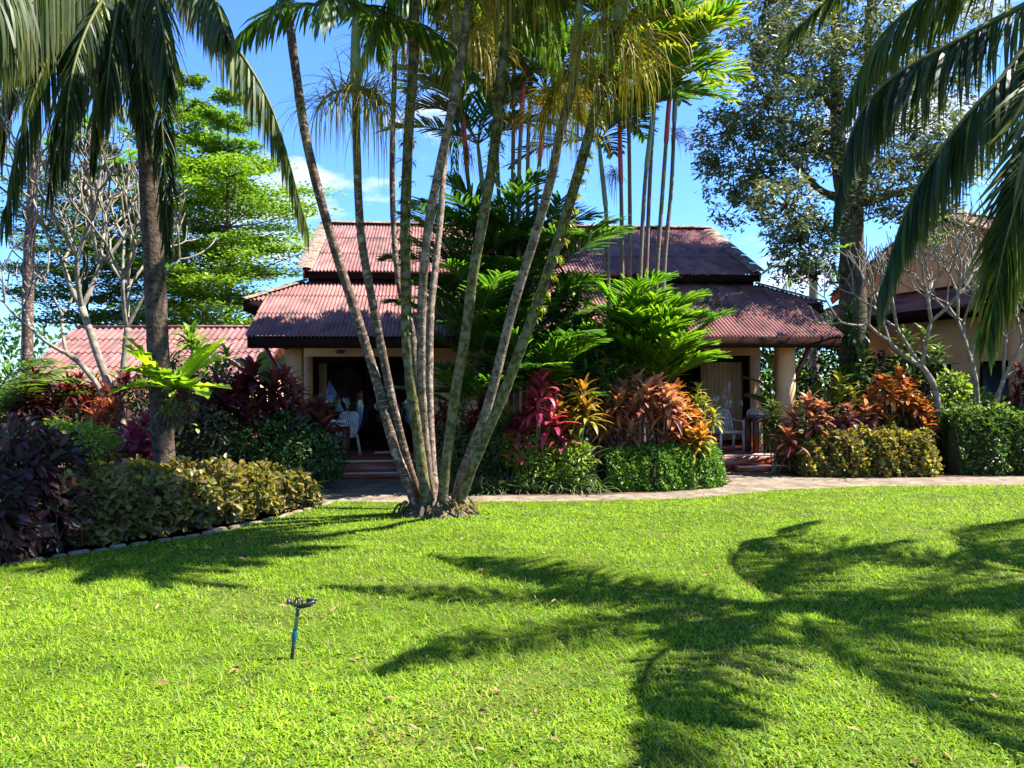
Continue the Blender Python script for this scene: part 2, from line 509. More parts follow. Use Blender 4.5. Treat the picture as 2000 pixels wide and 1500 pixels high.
def crown(parent, top, n, Lf, nl, ll, lw, cols, mat='leaf_palm', e_lo=10, e_hi=75, fall=.5, hang=.25, droop=.6, rr=.014, az0=None, tip=None,
          name='frond', vee=.1, s0=.15, rollj=.4, prof='leaflet', skip=None, gap=.02):
    top = np.asarray(top, float)
    az0 = U(0, 6.28) if az0 is None else az0
    for i in range(n):
        az = az0 + i * 2.4 + U(-.25, .25)
        if skip and skip(az % (2 * PI)): continue
        e = math.radians(e_lo + (e_hi - e_lo) * (i + .5) / n)
        Lk = Lf * U(.85, 1.12)
        h = np.array([math.cos(az), math.sin(az), 0])
        P1 = top + (h * math.cos(e) + np.array([0, 0, math.sin(e)])) * Lk * .55
        P2 = top + h * Lk * (.45 + .5 * math.cos(e)) + np.array([0, 0, 1]) * Lk * (math.sin(e) * .85 - fall * U(.7, 1.3))
        mb = MB()
        frond(mb, bez(top, P1, P2, 12), nl, ll, lw, cols, hang, rr, s0, droop=droop, tip=tip, vee=vee, rollj=rollj, prof=prof, gap=gap)
        mb.build(name, M[mat], parent)

# ------------------------------------------------------------------ the setting
def poly_sheet(name, pts, z, mat):
    import bmesh
    bm = bmesh.new()
    vs = [bm.verts.new((x, y, z)) for x, y in pts]
    f = bm.faces.new(vs)
    if f.normal.z < 0: f.normal_flip()
    bmesh.ops.triangulate(bm, faces=[f])
    me = bpy.data.meshes.new(name)
    bm.to_mesh(me); bm.free()
    for p in me.polygons:
        if p.normal.z < 0: p.flip()
    me.materials.append(mat)
    o = bpy.data.objects.new(name, me)
    sc.collection.objects.link(o)
    return tag(o, kind='structure')

mb = MB()
mb.add([[-400, -200, -.012], [400, -200, -.012], [400, 700, -.012], [-400, 700, -.012]], [[0, 1, 2, 3]])
tag(mb.build('ground', M['ground']), kind='structure')

PF = np.array([(-3.0, 11.45), (-1.5, 11.3), (-.7, 11.3), (1.1, 11.3), (2.7, 11.5), (4.3, 12.4), (6.1, 12.85), (8.7, 12.85), (16, 12.9), (30, 13)])
BE = np.array([(2.0, -14.0), (4.5, -10.5), (6.0, -7.2), (7.2, -4.9), (8.8, -3.55), (10.2, -3.0), (11.5, -2.65)])
lawn_pts = [(-14, 2.0), (-14, -6), (30, -6), (30, 13)] + [tuple(p) for p in PF[::-1][1:-1]] + [(-2.65, 11.5)] + [(x, y) for y, x in BE[::-1][1:-1]]
poly_sheet('lawn', lawn_pts, 0.0, M['lawn'])
poly_sheet('garden_bed_left', [(-2.66, 11.5)] + [(x - .01, y) for y, x in BE[::-1][1:]] + [(-30, 2), (-30, 20), (-3.25, 20), (-3.25, 12.6)], -.004, M['soil'])
poly_sheet('garden_bed_centre', [(-1.55, 14.4), (-1.5, 12.4), (-.6, 12.0), (1.2, 11.95), (2.5, 12.25), (3.4, 12.85), (3.95, 13.6), (4.2, 15.2), (2, 17), (-1.5, 17)], .008, M['soil'])
poly_sheet('garden_bed_right', [(5.35, 15.3), (5.3, 14.3), (6.5, 14.0), (8.7, 14.15), (16, 14.3), (30, 14.4), (30, 26), (6.5, 26), (6.0, 16)], .008, M['soil'])
poly_sheet('path', [tuple(p) for p in PF] + [(30, 14.6), (16, 14.5), (8.7, 14.4), (6.5, 14.3), (5.5, 14.6), (5.5, 16), (4.1, 16), (3.8, 13.7), (3.2, 13.0), (2.4, 12.4),
                                            (1.2, 12.15), (-.6, 12.2), (-1.4, 12.6), (-1.4, 14.9), (-3.4, 14.9), (-3.4, 12.4), (-3.0, 11.6)], .004, M['path'])

# ------------------------------------------------------------------ bungalow
SL = .53
def corr(mb, u0, u1, va, vb, zf, lift=0.0, pitch=.078, amp=.019, per=8, c=(.5, .5, .5), front=True):
    """corrugated sheet: waves run up the slope; va/vb give its lower and upper end at u"""
    n = max(2, int(round((u1 - u0) / pitch * per)) + 1)
    u = np.linspace(u0, u1, n)
    a, b = np.array([va(x) for x in u]), np.array([vb(x) for x in u])
    ok = b > a + 1e-3
    b = np.maximum(b, a)
    w = amp * np.cos(2 * PI * u / pitch)
    lo = np.stack([u, a, zf(u, a) + w + lift], 1)
    hi = np.stack([u, b, zf(u, b) + w], 1)
    k = np.arange(n - 1)
    k = k[ok[:-1] | ok[1:]]
    if not len(k): return False
    f = np.stack([k, k + 1, n + k + 1, n + k], 1)
    mb.add(np.concatenate([lo, hi]), f, c)
    if front:
        lo2 = lo - np.array([0, 0, .014])
        mb.add(np.concatenate([lo2, lo]), np.stack([k, k + 1, n + k + 1, n + k], 1), c)
    return True

def bungalow(name, label, loc, rz, main=True):
    B = thing(name, label, 'house', loc, rz, local=True)
    U1 = 11.78
    ZE, VH, VT, ZT = 2.74, 1.6, 2.65, None
    zlow = lambda u, v: ZE + SL * v
    ua, ub = -.45, U1 + .45
    # lower front roof, three rows of sheets
    def vmax(u):
        t = VT
        if u < ua + (VT - VH): t = min(t, VH + (u - ua))
        if u > ub - (VT - VH): t = min(t, VH + (ub - u))
        return t
    def vmin(u):
        return 0.0 if 0 <= u <= U1 else VH
    rows = [(0, 1.0), (.95, 1.9), (1.85, VT)]
    step = .078 * 13
    for k, (r0, r1) in enumerate(rows):
        u = ua if k else 0.0
        end = ub if k else U1
        while u < end - .02:
            e = min(u + step, end)
            # split where the verge of the porch roof begins
            for br in (0.0, U1):
                if u < br - 1e-6 < e - 1e-6: e = br
            m = MB()
            mid = (u + e) / 2
            lo = max(r0, vmin(mid))
            ok = corr(m, u, e, lambda x: lo, lambda x: min(r1, vmax(x)), zlow, lift=.022 if k else .0)
            if ok: m.build('roof_sheet', M['roof'], B, smooth=False)
            u = e
    # hip side faces
    VB = 2 * 5.85 - VT            # back of the skirt
    for sg in (0, 1):
        m = MB()
        e0, e1 = VH, VB + (VT - VH)
        d = VT - VH
        zz = lambda a, b: zlow(0, VH) + SL * b
        n = int((e1 - e0) / .078 * 5)
        t = np.linspace(e0, e1, n)
        top = np.minimum(np.minimum(t - e0, e1 - t), d)
        w = .011 * np.cos(2 * PI * t / .078)
        x0 = np.full(n, ua if sg == 0 else ub)
        x1 = x0 + top * (1 if sg == 0 else -1)
        lo = np.stack([x0, t, zlow(0, VH) + w], 1); hi = np.stack([x1, t, zlow(0, VH) + SL * top + w], 1)
        k = np.arange(n - 1)
        m.add(np.concatenate([lo, hi]), np.stack([k, k + 1, n + k + 1, n + k], 1))
        m.build('roof_sheet', M['roof'], B)
        # eaves board under the hip side
        m = MB()
        xb = ua + .03 if sg == 0 else ub - .03
        m.box((xb - .02, e0 + .02, zlow(0, VH) - .2), (xb + .02, e1 - .02, zlow(0, VH) - .02))
        m.build('fascia_board', M['darkwood'], B)
        # closing soffit
        m = MB()
        xi = .44 if sg == 0 else U1 - .36
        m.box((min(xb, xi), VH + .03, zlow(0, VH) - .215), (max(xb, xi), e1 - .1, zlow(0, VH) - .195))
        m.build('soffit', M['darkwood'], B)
    # upper roof
    g0, g1, v0, vr, z0 = .62, 11.15, 2.45, 5.85, 4.37
    zup = lambda u, v: z0 + SL * (v - v0)
    zr = z0 + SL * (vr - v0)
    L3 = (vr - v0) / 3
    for k in range(3):
        u = g0
        while u < g1 - .02:
            e = min(u + step, g1)
            m = MB()
            a, b = v0 + k * L3 - (.05 if k else 0), v0 + (k + 1) * L3
            corr(m, u, e, lambda x: a, lambda x: b, zup, lift=.022 if k else 0)
            m.build('roof_sheet', M['roof'], B)
            u = e
    m = MB()
    corr(m, g0, g1, lambda x: vr, lambda x: 2 * vr - v0, lambda u, v: zr - SL * (v - vr), per=4, front=False)
    m.build('roof_sheet', M['roof'], B)
    m = MB()
    corr(m, ua + 1.05, ub - 1.05, lambda x: VB, lambda x: VB + (VT - VH), lambda u, v: zlow(0, VT) - SL * (v - VB), per=4, front=False)
    m.build('roof_sheet', M['roof'], B)
    # ridge and verge caps, in lengths that lap each other
    def cap(a, b, w, h, nm, nseg):
        a, b = np.array(a, float), np.array(b, float)
        for i in range(nseg):
            p, q = a + (b - a) * i / nseg, a + (b - a) * (i + 1) / nseg
            p = p + np.array([0, 0, .012]); 
            m = MB()
            d = nrm(q - p); x = nrm(np.cross(d, (0, 0, 1))); zz = np.cross(x, d)
            ang = np.linspace(-1.25, 1.25, 7)
            ring = lambda c: [c + x * math.sin(t) * w / 2 / math.sin(1.25) + zz * (math.cos(t) - math.cos(1.25)) * h for t in ang]
            v = ring(p) + ring(q)
            m.add(v, [[j, j + 1, 8 + j, 7 + j] for j in range(6)])
            m.build(nm, M['ridge'], B, smooth=True)
    cap((g0 - .06, vr, zr + .0), (g1 + .06, vr, zr + .0), .34, .10, 'ridge_cap', 12)
    for gx, sg in ((g0 + .04, 1), (g1 - .04, -1)):
        cap((gx, v0 - .03, z0 + .02), (gx, vr, zr + .02), .36, .05, 'verge_cap', 6)
        cap((gx, 2 * vr - v0, z0 + .02), (gx, vr, zr + .02), .36, .05, 'verge_cap', 4)
    cap((ua, VH, zlow(0, VH) + .01), (ua + VT - VH + .05, VT + .05, zlow(0, VT) + .03), .26, .07, 'hip_cap', 3)
    cap((ub, VH, zlow(0, VH) + .01), (ub - VT + VH - .05, VT + .05, zlow(0, VT) + .03), .26, .07, 'hip_cap', 3)
    # fascia boards
    m = MB(); m.box((.03, .03, ZE - .24), (U1 - .03, .07, ZE - .005)); m.build('fascia_board', M['darkwood'], B)
    for x in (.03, U1 - .07):
        m = MB(); m.beam((x + .02, .075, ZE - .12), (x + .02, VH, ZE + SL * VH - .13), .04, .2); m.build('barge_board', M['darkwood'], B)
    for xa, xb in ((ua + .05, .0), (U1, ub - .05)):
        m = MB(); m.box((xa, VH + .02, zlow(0, VH) - .2), (xb, VH + .06, zlow(0, VH) - .01)); m.build('fascia_board', M['darkwood'], B)
    m = MB(); m.box((g0 + .03, v0 + .04, z0 - .17), (g1 - .03, v0 + .08, z0 - .005)); m.build('fascia_board', M['darkwood'], B)
    m = MB(); m.box((g0 + .1, v0 + .22, 3.9), (g1 - .1, v0 + .3, z0 - .0)); m.build('wall_plate', M['darkwood'], B)
    # gable ends with barge boards
    for gx, sg in ((g0 + .3, -1), (g1 - .3, 1)):
        m = MB()
        y0, y1 = v0 + .3, 2 * vr - v0 - .3
        zb = z0 - .1
        v = [[gx, y0, zb], [gx, y1, zb], [gx, y1, z0 + .14], [gx, vr, zr - .05], [gx, y0, z0 + .14]]
        v2 = [[gx + .1 * -sg, *p[1:]] for p in v]
        m.add(v + v2, [[0, 1, 2, 4], [5, 6, 7, 9]])
        m.also([[4, 2, 3], [9, 7, 8]], 10)
        m.build('gable_wall', M['wall'], B)
        bx = gx + sg * .27
        for ya in (v0, 2 * vr - v0):
            m = MB(); m.beam((bx, ya, z0 - .1), (bx, vr, zr - .1), .03, .2, up=(0, 0, 1)); m.build('barge_board', M['brick'], B)
    # walls
    vw, wl, wr, wb = 3.2, .44, 11.42, 8.6
    ZF, ZH, ZW = .33, 2.5, 3.45
    doors = [(.72, 3.2), (8.65, 11.16)]
    segs = [(wl, doors[0][0]), (doors[0][1], doors[1][0]), (doors[1][1], wr)]
    m = MB()
    for a, b in segs:
        m.box((a, vw, 0), (b, vw + .15, ZH))
    m.box((wl, vw, ZH), (wr, vw + .15, ZW + .7))
    m.build('front_wall', M['wall'], B)
    m = MB(); m.box((wl, vw + .153, 0), (wl + .15, wb, ZW + .5)); m.build('side_wall', M['wall'], B)
    m = MB(); m.box((wr - .15, vw + .153, 0), (wr, wb, ZW + .5)); m.build('side_wall', M['wall'], B)
    m = MB(); m.box((wl + .153, wb - .15, 0), (wr - .153, wb - .003, ZW + .5)); m.build('back_wall', M['wall'], B)
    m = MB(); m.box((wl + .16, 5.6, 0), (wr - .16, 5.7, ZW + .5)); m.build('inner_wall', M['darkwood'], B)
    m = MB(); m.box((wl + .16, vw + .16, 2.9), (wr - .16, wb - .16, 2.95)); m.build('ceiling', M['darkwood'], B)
    # sliding doors
    for di, (a, b) in enumerate(doors):
        m = MB()
        m.box((a, vw + .02, ZF), (a + .08, vw + .12, ZH)); m.box((b - .08, vw + .02, ZF), (b, vw + .12, ZH))
        m.box((a + .08, vw + .02, ZH - .09), (b - .08, vw + .12, ZH)); m.box((a + .08, vw + .02, ZF), (b - .08, vw + .12, ZF + .05))
        fr = m.build('door_frame', M['darkwood'], B)
        tag(fr, 'dark brown frame of the sliding glass door')
        c = (a + b) / 2
        for k, (x0, x1) in enumerate(((a + .08, c + .03), (c - .03, b - .08))):
            yy = vw + .05 + .035 * k
            m = MB()
            for q in ((x0, x0 + .055), (x1 - .055, x1)):
                m.box((q[0], yy - .015, ZF + .05), (q[1], yy + .015, ZH - .09))
            m.box((x0 + .055, yy - .015, ZH - .15), (x1 - .055, yy + .015, ZH - .09)); m.box((x0 + .055, yy - .015, ZF + .05), (x1 - .055, yy + .015, ZF + .12))
            m.build('sash', M['darkwood'], fr)
            m = MB(); m.box((x0 + .05, yy - .003, ZF + .11), (x1 - .05, yy + .003, ZH - .14)); m.build('pane', M['glass'], fr)
        rr = ((a + .1, a + .30),) if di == 0 else ((c + .02, b - .14),)
        for x0, x1 in rr:
            n = int((x1 - x0) / .012)
            u = np.linspace(x0, x1, n)
            y = vw + .165 + .022 * np.sin(u * 2 * PI / .105 + .8 * np.sin(u * 5)) + .008 * np.sin(u * 40)
            m = MB()
            m.add(np.concatenate([np.stack([u, y, np.full(n, ZF + .03)], 1), np.stack([u, y, np.full(n, ZH)], 1)]),
                  np.stack([np.arange(n - 1), np.arange(1, n), n + np.arange(1, n), n + np.arange(n - 1)], 1))
            m.build('curtain', M['curtain'], B, smooth=True)
        # small oval plaque above the door
        px = a + .62 if di == 0 else a + 1.25
        m = MB()
        an = np.linspace(0, 2 * PI, 20, endpoint=False)
        for y in (vw - .03, vw - .001):
            pass
        r0 = np.stack([px + .11 * np.cos(an), np.full(20, vw - .002), 2.61 + .052 * np.sin(an)], 1)
        r1 = np.stack([px + .10 * np.cos(an), np.full(20, vw - .03), 2.61 + .045 * np.sin(an)], 1)
        k = np.arange(20); k2 = (k + 1) % 20
        m.add(np.concatenate([r0, r1, [[px, vw - .032, 2.61]]]), np.stack([k, k2, 20 + k2, 20 + k], 1))
        m.also(np.stack([20 + k, 20 + k2, np.full(20, 40)], 1), 41)
        pq = m.build('door_plaque', M['redwood'], B)
        m = MB()
        m.box((px - .062, vw - .038, 2.595), (px - .038, vw - .033, 2.632)); m.box((px - .01, vw - .038, 2.588), (px + .03, vw - .033, 2.597)); m.box((px + .02, vw - .038, 2.60), (px + .045, vw - .033, 2.615))
        m.build('plaque_mark', M['nosing'], pq)
    # terraces, steps, columns, brackets
    for (a, b, s0, s1, cu) in ((.35, 4.0, 1.7, 3.5, .72), (7.6, 11.5, 9.55, 10.95, 10.98)):
        m = MB(); m.box((a, .35, -.01), (b, vw - .003, ZF)); te = m.build('terrace', M['tile'], B)
        m = MB(); m.box((a, .335, ZF - .03), (b, .36, ZF + .004)); m.build('nosing', M['nosing'], te)
        m = MB(); m.box((s0, .02, -.01), (s1, .347, .13)); st = m.build('step', M['tile'], B)
        m = MB(); m.box((s0, .005, .10), (s1, .03, .134)); m.build('nosing', M['nosing'], st)
        m = MB(); m.box((cu - .16, .80, ZF), (cu + .16, 1.12, 2.95)); m.build('column', M['wall'], B)
        sg = -1 if cu < 5 else 1
        m = MB(); m.beam((cu + sg * .15, .96, 1.75), (cu + sg * .58, .96, 2.62), .07, .10, up=(0, 1, 0)); m.build('bracket', M['redwood'], B)
        m = MB(); m.beam((cu, .79, 2.72), (cu, .12, 2.55), .08, .12); m.build('rafter', M['darkwood'], B)
    m = MB()
    pl = [(0.06, .08), (U1 - .06, .08)]
    m.add([[.08, .09, 2.56], [U1 - .08, .09, 2.56], [U1 - .08, vw - .01, 2.78], [.08, vw - .01, 2.78]], [[0, 1, 2, 3]])
    m.build('porch_ceiling', M['wall'], B)
    return B

H_LOC, H_ROT = (-5.0, 14.2, 0), math.radians(5.5)
bung = bungalow('bungalow', 'peach bungalow with two-tier dusty red corrugated roof behind the palm clump', H_LOC, H_ROT)
def HL(u, v, z=0.0):
    c, s = math.cos(H_ROT), math.sin(H_ROT)
    return np.array([H_LOC[0] + u * c - v * s, H_LOC[1] + u * s + v * c, z])
nb = bungalow('bungalow', 'neighbouring peach bungalow with a steep gable end, half hidden at the right edge', (12.6, 13.6, 0), math.radians(24))
# openings in the side wall of the neighbour
for (y0, y1, nm) in ((3.75, 4.6, 'door'), (5.35, 6.3, 'window')):
    m = MB(); m.box((.40, y0, .33 if nm == 'door' else 1.1), (.437, y1, 2.3)); d = m.build(nm + '_frame', M['darkwood'], nb)
    m = MB(); m.box((.385, y0 + .08, .4 if nm == 'door' else 1.18), (.398, y1 - .08, 2.22)); m.build('pane', M['black'], d)
m = MB(); m.box((-.1, 3.3, 0), (.2, 3.6, 2.95)); m.build('column', M['wall'], nb)

# wind-blown dry litter on the roof
mb = MB()
n = 900
t = rng.normal(0, 1, (n, 2))
uu = 9.1 + t[:, 0] * .55 - t[:, 1] * .12; vv = np.clip(1.85 - t[:, 0] * .28 + t[:, 1] * .22, .5, 2.6)
P = np.array([HL(a, b, 2.74 + SL * b + .02) for a, b in zip(uu, vv)])
cloud(mb, P, np.tile([0, -.4, .9], (n, 1)), .13, [(.10, .085, .06), (.22, .19, .13), (.06, .05, .035)], .22, .05, .5)
tag(mb.build('leaf_litter', M['debris'], org=HL(9.1, 1.9, 3.7)), 'patch of dry grey leaf litter lying on the right porch roof', 'leaf litter', kind='stuff')

# pink-roofed outbuilding at the left
ob = thing('outbuilding', 'low outbuilding with pink tiled roof behind the bare frangipani at left', 'outbuilding', (-14.6, 22.0, 0), math.radians(3), local=True)
zo = lambda u, v: 2.0 + .52 * v
for k in range(4):
    for j in range(6):
        m = MB(); a, b = k * .95, (k + 1) * .95 + .03
        corr(m, j * 1.2, (j + 1) * 1.2, lambda x: a, lambda x: b, zo, lift=.03 if k else 0, pitch=.2, amp=.028, per=8)
        m.build('roof_sheet', M['roof'], ob)
m = MB(); corr(m, 0, 7.2, lambda x: 3.8, lambda x: 7.6, lambda u, v: 2.0 + .52 * (7.6 - v), pitch=.2, amp=.028, per=6, front=False); m.build('roof_sheet', M['roof'], ob)
m = MB(); m.beam((-.02, 3.8, 4.0), (7.22, 3.8, 4.0), .2, .08); m.build('ridge_cap', M['roof'], ob)
m = MB(); m.box((.05, .05, 1.8), (7.15, .1, 1.98)); m.build('fascia_board', M['darkwood'], ob)
for x in (.06,):
    m = MB(); m.beam((x, 0, 1.88), (x, 3.8, 3.86), .05, .2); m.build('barge_board', M['darkwood'], ob)
    m = MB(); m.beam((x, 7.6, 1.88), (x, 3.8, 3.86), .05, .2); m.build('barge_board', M['darkwood'], ob)
m = MB(); m.box((.5, .8, 0), (6.8, 6.8, 2.2)); m.build('wall', M['wall'], ob)
m = MB(); m.add([[.5, .8, 2.2], [.5, 6.8, 2.2], [.5, 3.8, 3.85]], [[0, 1, 2]]); m.build('gable_wall', M['darkwood'], ob)

# pale building far behind the layered trees
fb = thing('distant_building', 'far white building with a blue panel behind the layered trees', 'building', (-14.5, 38, 0), local=True)
m = MB(); m.box((-3.5, 0, 0), (4.0, 5, 4.6)); m.build('wall', M['white'], fb)
m = MB(); m.add([[-3.8, -.3, 4.6], [4.3, -.3, 4.6], [4.3, 5.3, 5.3], [-3.8, 5.3, 5.3]], [[0, 1, 2, 3]]); m.build('roof', M['white'], fb)
m = MB(); m.box((.5, -.06, 4.0), (2.6, -.01, 4.5)); m.build('panel', M['blue'], fb)
for k in range(3):
    m = MB(); m.box((-3 + k * 1.3, -.05, 3.2), (-2.1 + k * 1.3, -.01, 4.1)); m.build('window', M['black'], fb)

# ------------------------------------------------------------------ terrace furniture
def chair(label, loc, rz):
    T = thing('garden_chair', label, 'chair', loc, rz, group='white plastic chairs on the terraces', local=True)
    # faces -y ; z0 = floor
    m = MB()
    for k in range(9):
        x = -.20 + k * .05
        m.box((x - .021, -.21, .40), (x + .021, .20, .425))
    m.box((-.235, -.235, .375), (.235, -.212, .43)); m.box((-.235, .202, .38), (.235, .225, .43))
    m.box((-.25, -.23, .375), (-.226, .22, .43)); m.box((.226, -.23, .375), (.25, .22, .43))
    m.build('seat', M['plastic'], T)
    m = MB()
    def bp(x, h):
        y = .215 + .16 * h + .03 * (x / .22) ** 2 * -1
        return np.array([x, y, .43 + h * .47 - .06 * h * (abs(x) / .24) ** 2.5])
    for k in range(8):
        x = -.168 + k * .048
        m.beam(bp(x, .0), bp(x * 1.02, .5), .030, .014, up=(0, 1, 0)); m.beam(bp(x * 1.02, .5), bp(x * .98, .96), .030, .014, up=(0, 1, 0))
    for h in (.45,):
        m.beam(bp(-.21, h), bp(.21, h), .014, .03)
    for sg in (-1, 1):
        m.tube([bp(sg * .225, 0), bp(sg * .232, .5), bp(sg * .222, .9)], [.022, .022, .022], 6)
    m.tube([bp(-.222, .9), bp(-.19, 1.0), bp(-.1, 1.02), bp(.1, 1.02), bp(.19, 1.0), bp(.222, .9)], .024, 6)
    m.build('backrest', M['plastic'], T)
    for sg in (-1, 1):
        m = MB()
        m.beam((sg * .285, -.20, .635), (sg * .275, .1, .655), .058, .02); m.beam((sg * .275, .1, .655), (sg * .235, .29, .69), .05, .02)
        m.beam((sg * .285, -.225, .64), (sg * .275, -.235, .42), .05, .022, up=(0, 1, 0))
        m.build('armrest', M['plastic'], T)
        for y0, y1 in ((-.23, -.27), (.21, .29)):
            m = MB()
            m.beam((sg * .25, y0, .43), (sg * .285, y1, 0), .05, .022, up=(0, 1, 0)); m.beam((sg * .268, y0 + .012 * (1 if y0 < 0 else -1), .42), (sg * .302, y1 + .012 * (1 if y0 < 0 else -1), 0), .014, .05, up=(0, 1, 0))
            m.build('leg', M['plastic'], T)
    return T
ZF = .33
chair('shaded white plastic chair beside the towel table on the left terrace', (*HL(1.55, 1.75)[:2], ZF), math.radians(-18))
chair('white plastic chair mostly hidden behind cordylines at far left of the left terrace', (*HL(.85, 1.9)[:2], ZF), math.radians(35))
chair('sunlit white plastic chair in front of the curtained right door', (*HL(9.98, 1.7)[:2], ZF), math.radians(10))
chair('white plastic chair behind the blue cloth on the right terrace', (*HL(10.72, 1.8)[:2], ZF), math.radians(-20))

def side_table(label, loc, rz, w, dp, h):
    T = thing('side_table', label, 'table', loc, rz, local=True)
    for k in range(4):
        y0 = -dp / 2 + k * dp / 4
        m = MB(); m.box((-w / 2, y0, h - .035), (w / 2, y0 + dp / 4 - .008, h)); m.build('top_slat', M['redwood'], T)
    m = MB()
    for y in (-dp / 2 + .04, dp / 2 - .06): m.box((-w / 2 + .08, y, h - .1), (w / 2 - .08, y + .02, h - .037))
    m.build('rail', M['redwood'], T)
    for sx in (-1, 1):
        for sy in (-1, 1):
            x, y = sx * (w / 2 - .05), sy * (dp / 2 - .05)
            m = MB(); m.box((x - .05, y - .05, 0), (x + .05, y + .05, h - .037)); m.build('leg', M['redwood'], T)
    return T
tl = HL(1.42, .95)
side_table('red-brown wooden table holding folded towels on the left terrace', (*tl[:2], ZF), H_ROT, .75, .45, .64)
tr_ = HL(10.42, .92)
side_table('dark red-brown wooden table with a blue cloth on the right terrace', (*tr_[:2], ZF), H_ROT, .5, .5, .74)
def cloth(name, label, cat, mat, c, w, dp, z, rz, group=None, drop=0.0, n=14):
    m = MB()
    xs = np.linspace(-w / 2, w / 2, n); ys = np.linspace(-dp / 2, dp / 2, n)
    X, Y = np.meshgrid(xs, ys)
    ph = U(0, 6)
    Z = .012 * np.sin(X * 17 + ph) * np.cos(Y * 11 + ph) + .008 * np.sin(Y * 31 + X * 9)
    ov = np.maximum(0, X - (w / 2 - drop)) if drop else 0
    Z = Z - ov * .75
    X = X - ov * .4
    top = np.stack([X, Y, Z + .028], -1).reshape(-1, 3); bot = np.stack([X, Y, np.minimum(Z, 0) if not drop else Z], -1).reshape(-1, 3)
    i = (np.arange(n - 1)[:, None] * n + np.arange(n - 1)[None]).ravel()
    f = np.stack([i, i + 1, i + n + 1, i + n], 1)
    q = n * n
    ring = np.concatenate([np.arange(n - 1), (np.arange(1, n)) * n - 1, n * n - 1 - np.arange(n - 1), (n * (n - 1)) - np.arange(n - 1) * n])
    ring = np.array(list(np.arange(n)) + [n * k + n - 1 for k in range(1, n)] + [n * n - 1 - k for k in range(1, n)] + [n * (n - 1 - k) for k in range(1, n - 1)])
    r2 = np.roll(ring, -1)
    m.add(np.concatenate([top, bot]), f)
    m.also(f[:, ::-1] + q, 2 * q)
    m.also(np.stack([ring, r2, r2 + q, ring + q][::-1], 1), 2 * q)
    o = m.build(name, mat, None, smooth=True)
    o.location = (c[0], c[1], z); o.rotation_euler = (0, 0, rz)
    return tag(o, label, cat, group)
cloth('towel', 'bottom folded white towel of the stack on the left terrace table', 'towel', M['towel'], tl + np.array([.13, 0, 0]), .50, .36, ZF + .655, H_ROT, 'towels stacked on the left table')
cloth('towel', 'middle folded white towel of the stack on the left terrace table', 'towel', M['towel'], tl + np.array([.16, .01, 0]), .44, .32, ZF + .70, H_ROT + .12, 'towels stacked on the left table')
cloth('towel', 'topmost folded white towel of the stack on the left terrace table', 'towel', M['towel'], tl + np.array([.17, 0, 0]), .38, .28, ZF + .745, H_ROT - .1, 'towels stacked on the left table')
cloth('draped_cloth', 'dark blue-grey cloth draped over the table on the right terrace', 'cloth', M['bluecloth'], tr_ + np.array([.08, 0, 0]), .62, .54, ZF + .755, H_ROT, drop=.22)
dm = HL(2.55, 2.3)
m = MB(); m.box((-.35, -.2, 0), (.35, .2, .018)); m.box((-.31, -.16, .018), (.31, .16, .022))
o = m.build('doormat', M['nosing']); o.location = (dm[0], dm[1], ZF + .002); o.rotation_euler = (0, 0, H_ROT)
tag(o, 'pale rectangular doormat before the left sliding door', 'doormat')

# ------------------------------------------------------------------ sprinkler
sp = G(570, 1287)
S = thing('lawn_sprinkler', 'impact sprinkler with black head on a short riser in the lawn', 'sprinkler', tuple(sp))
ax = nrm(np.array([.13, -.02, 1.0]))
q = lambda t, dx=0, dz=0: sp + ax * t + np.array([dx, 0, dz])
m = MB(); m.tube([q(-.02), q(.06), q(.12)], [.011, .011, .011], 10); m.build('riser_pipe', M['black'], S, smooth=True)
m = MB(); m.tube([q(.10), q(.12), q(.145), q(.165), q(.19)], [.013, .016, .020, .018, .013], 12); m.build('coupling', M['teal'], S, smooth=True)
m = MB(); m.tube([q(.185), q(.25), q(.27)], [.013, .012, .010], 10); m.build('upper_pipe', M['olive'], S, smooth=True)
m = MB(); m.tube([q(.265), q(.275), q(.28), q(.30), q(.305), q(.315)], [.011, .014, .009, .009, .015, .013], 10); m.build('bearing', M['black'], S, smooth=True)
h = q(.335)
m = MB()
m.beam(h + [-.008, 0, -.02], h + [.1, 0, .015], .018, .022); m.beam(h + [.05, 0, .022], h + [.108, 0, .03], .016, .02)
m.beam(h + [.01, 0, -.018], h + [.075, 0, -.006], .014, .016)
m.build('nozzle_arm', M['black'], S)
m = MB(); m.beam(h + [.0, 0, -.005], h + [-.062, 0, .012], .014, .014); m.tube([h + [-.06, 0, .004], h + [-.06, 0, .03]], [.013, .012], 8); m.build('counterweight', M['black'], S)
m = MB()
m.tube([h + [-.022, 0, -.015], h + [-.022, 0, .022], h + [-.01, 0, .038], h + [.01, 0, .038], h + [.022, 0, .022], h + [.022, 0, -.015]], .006, 6)
m.tube([h + [0, 0, -.02], h + [0, 0, .034]], [.008, .008], 8)
m.build('spring_cage', M['black'], S)

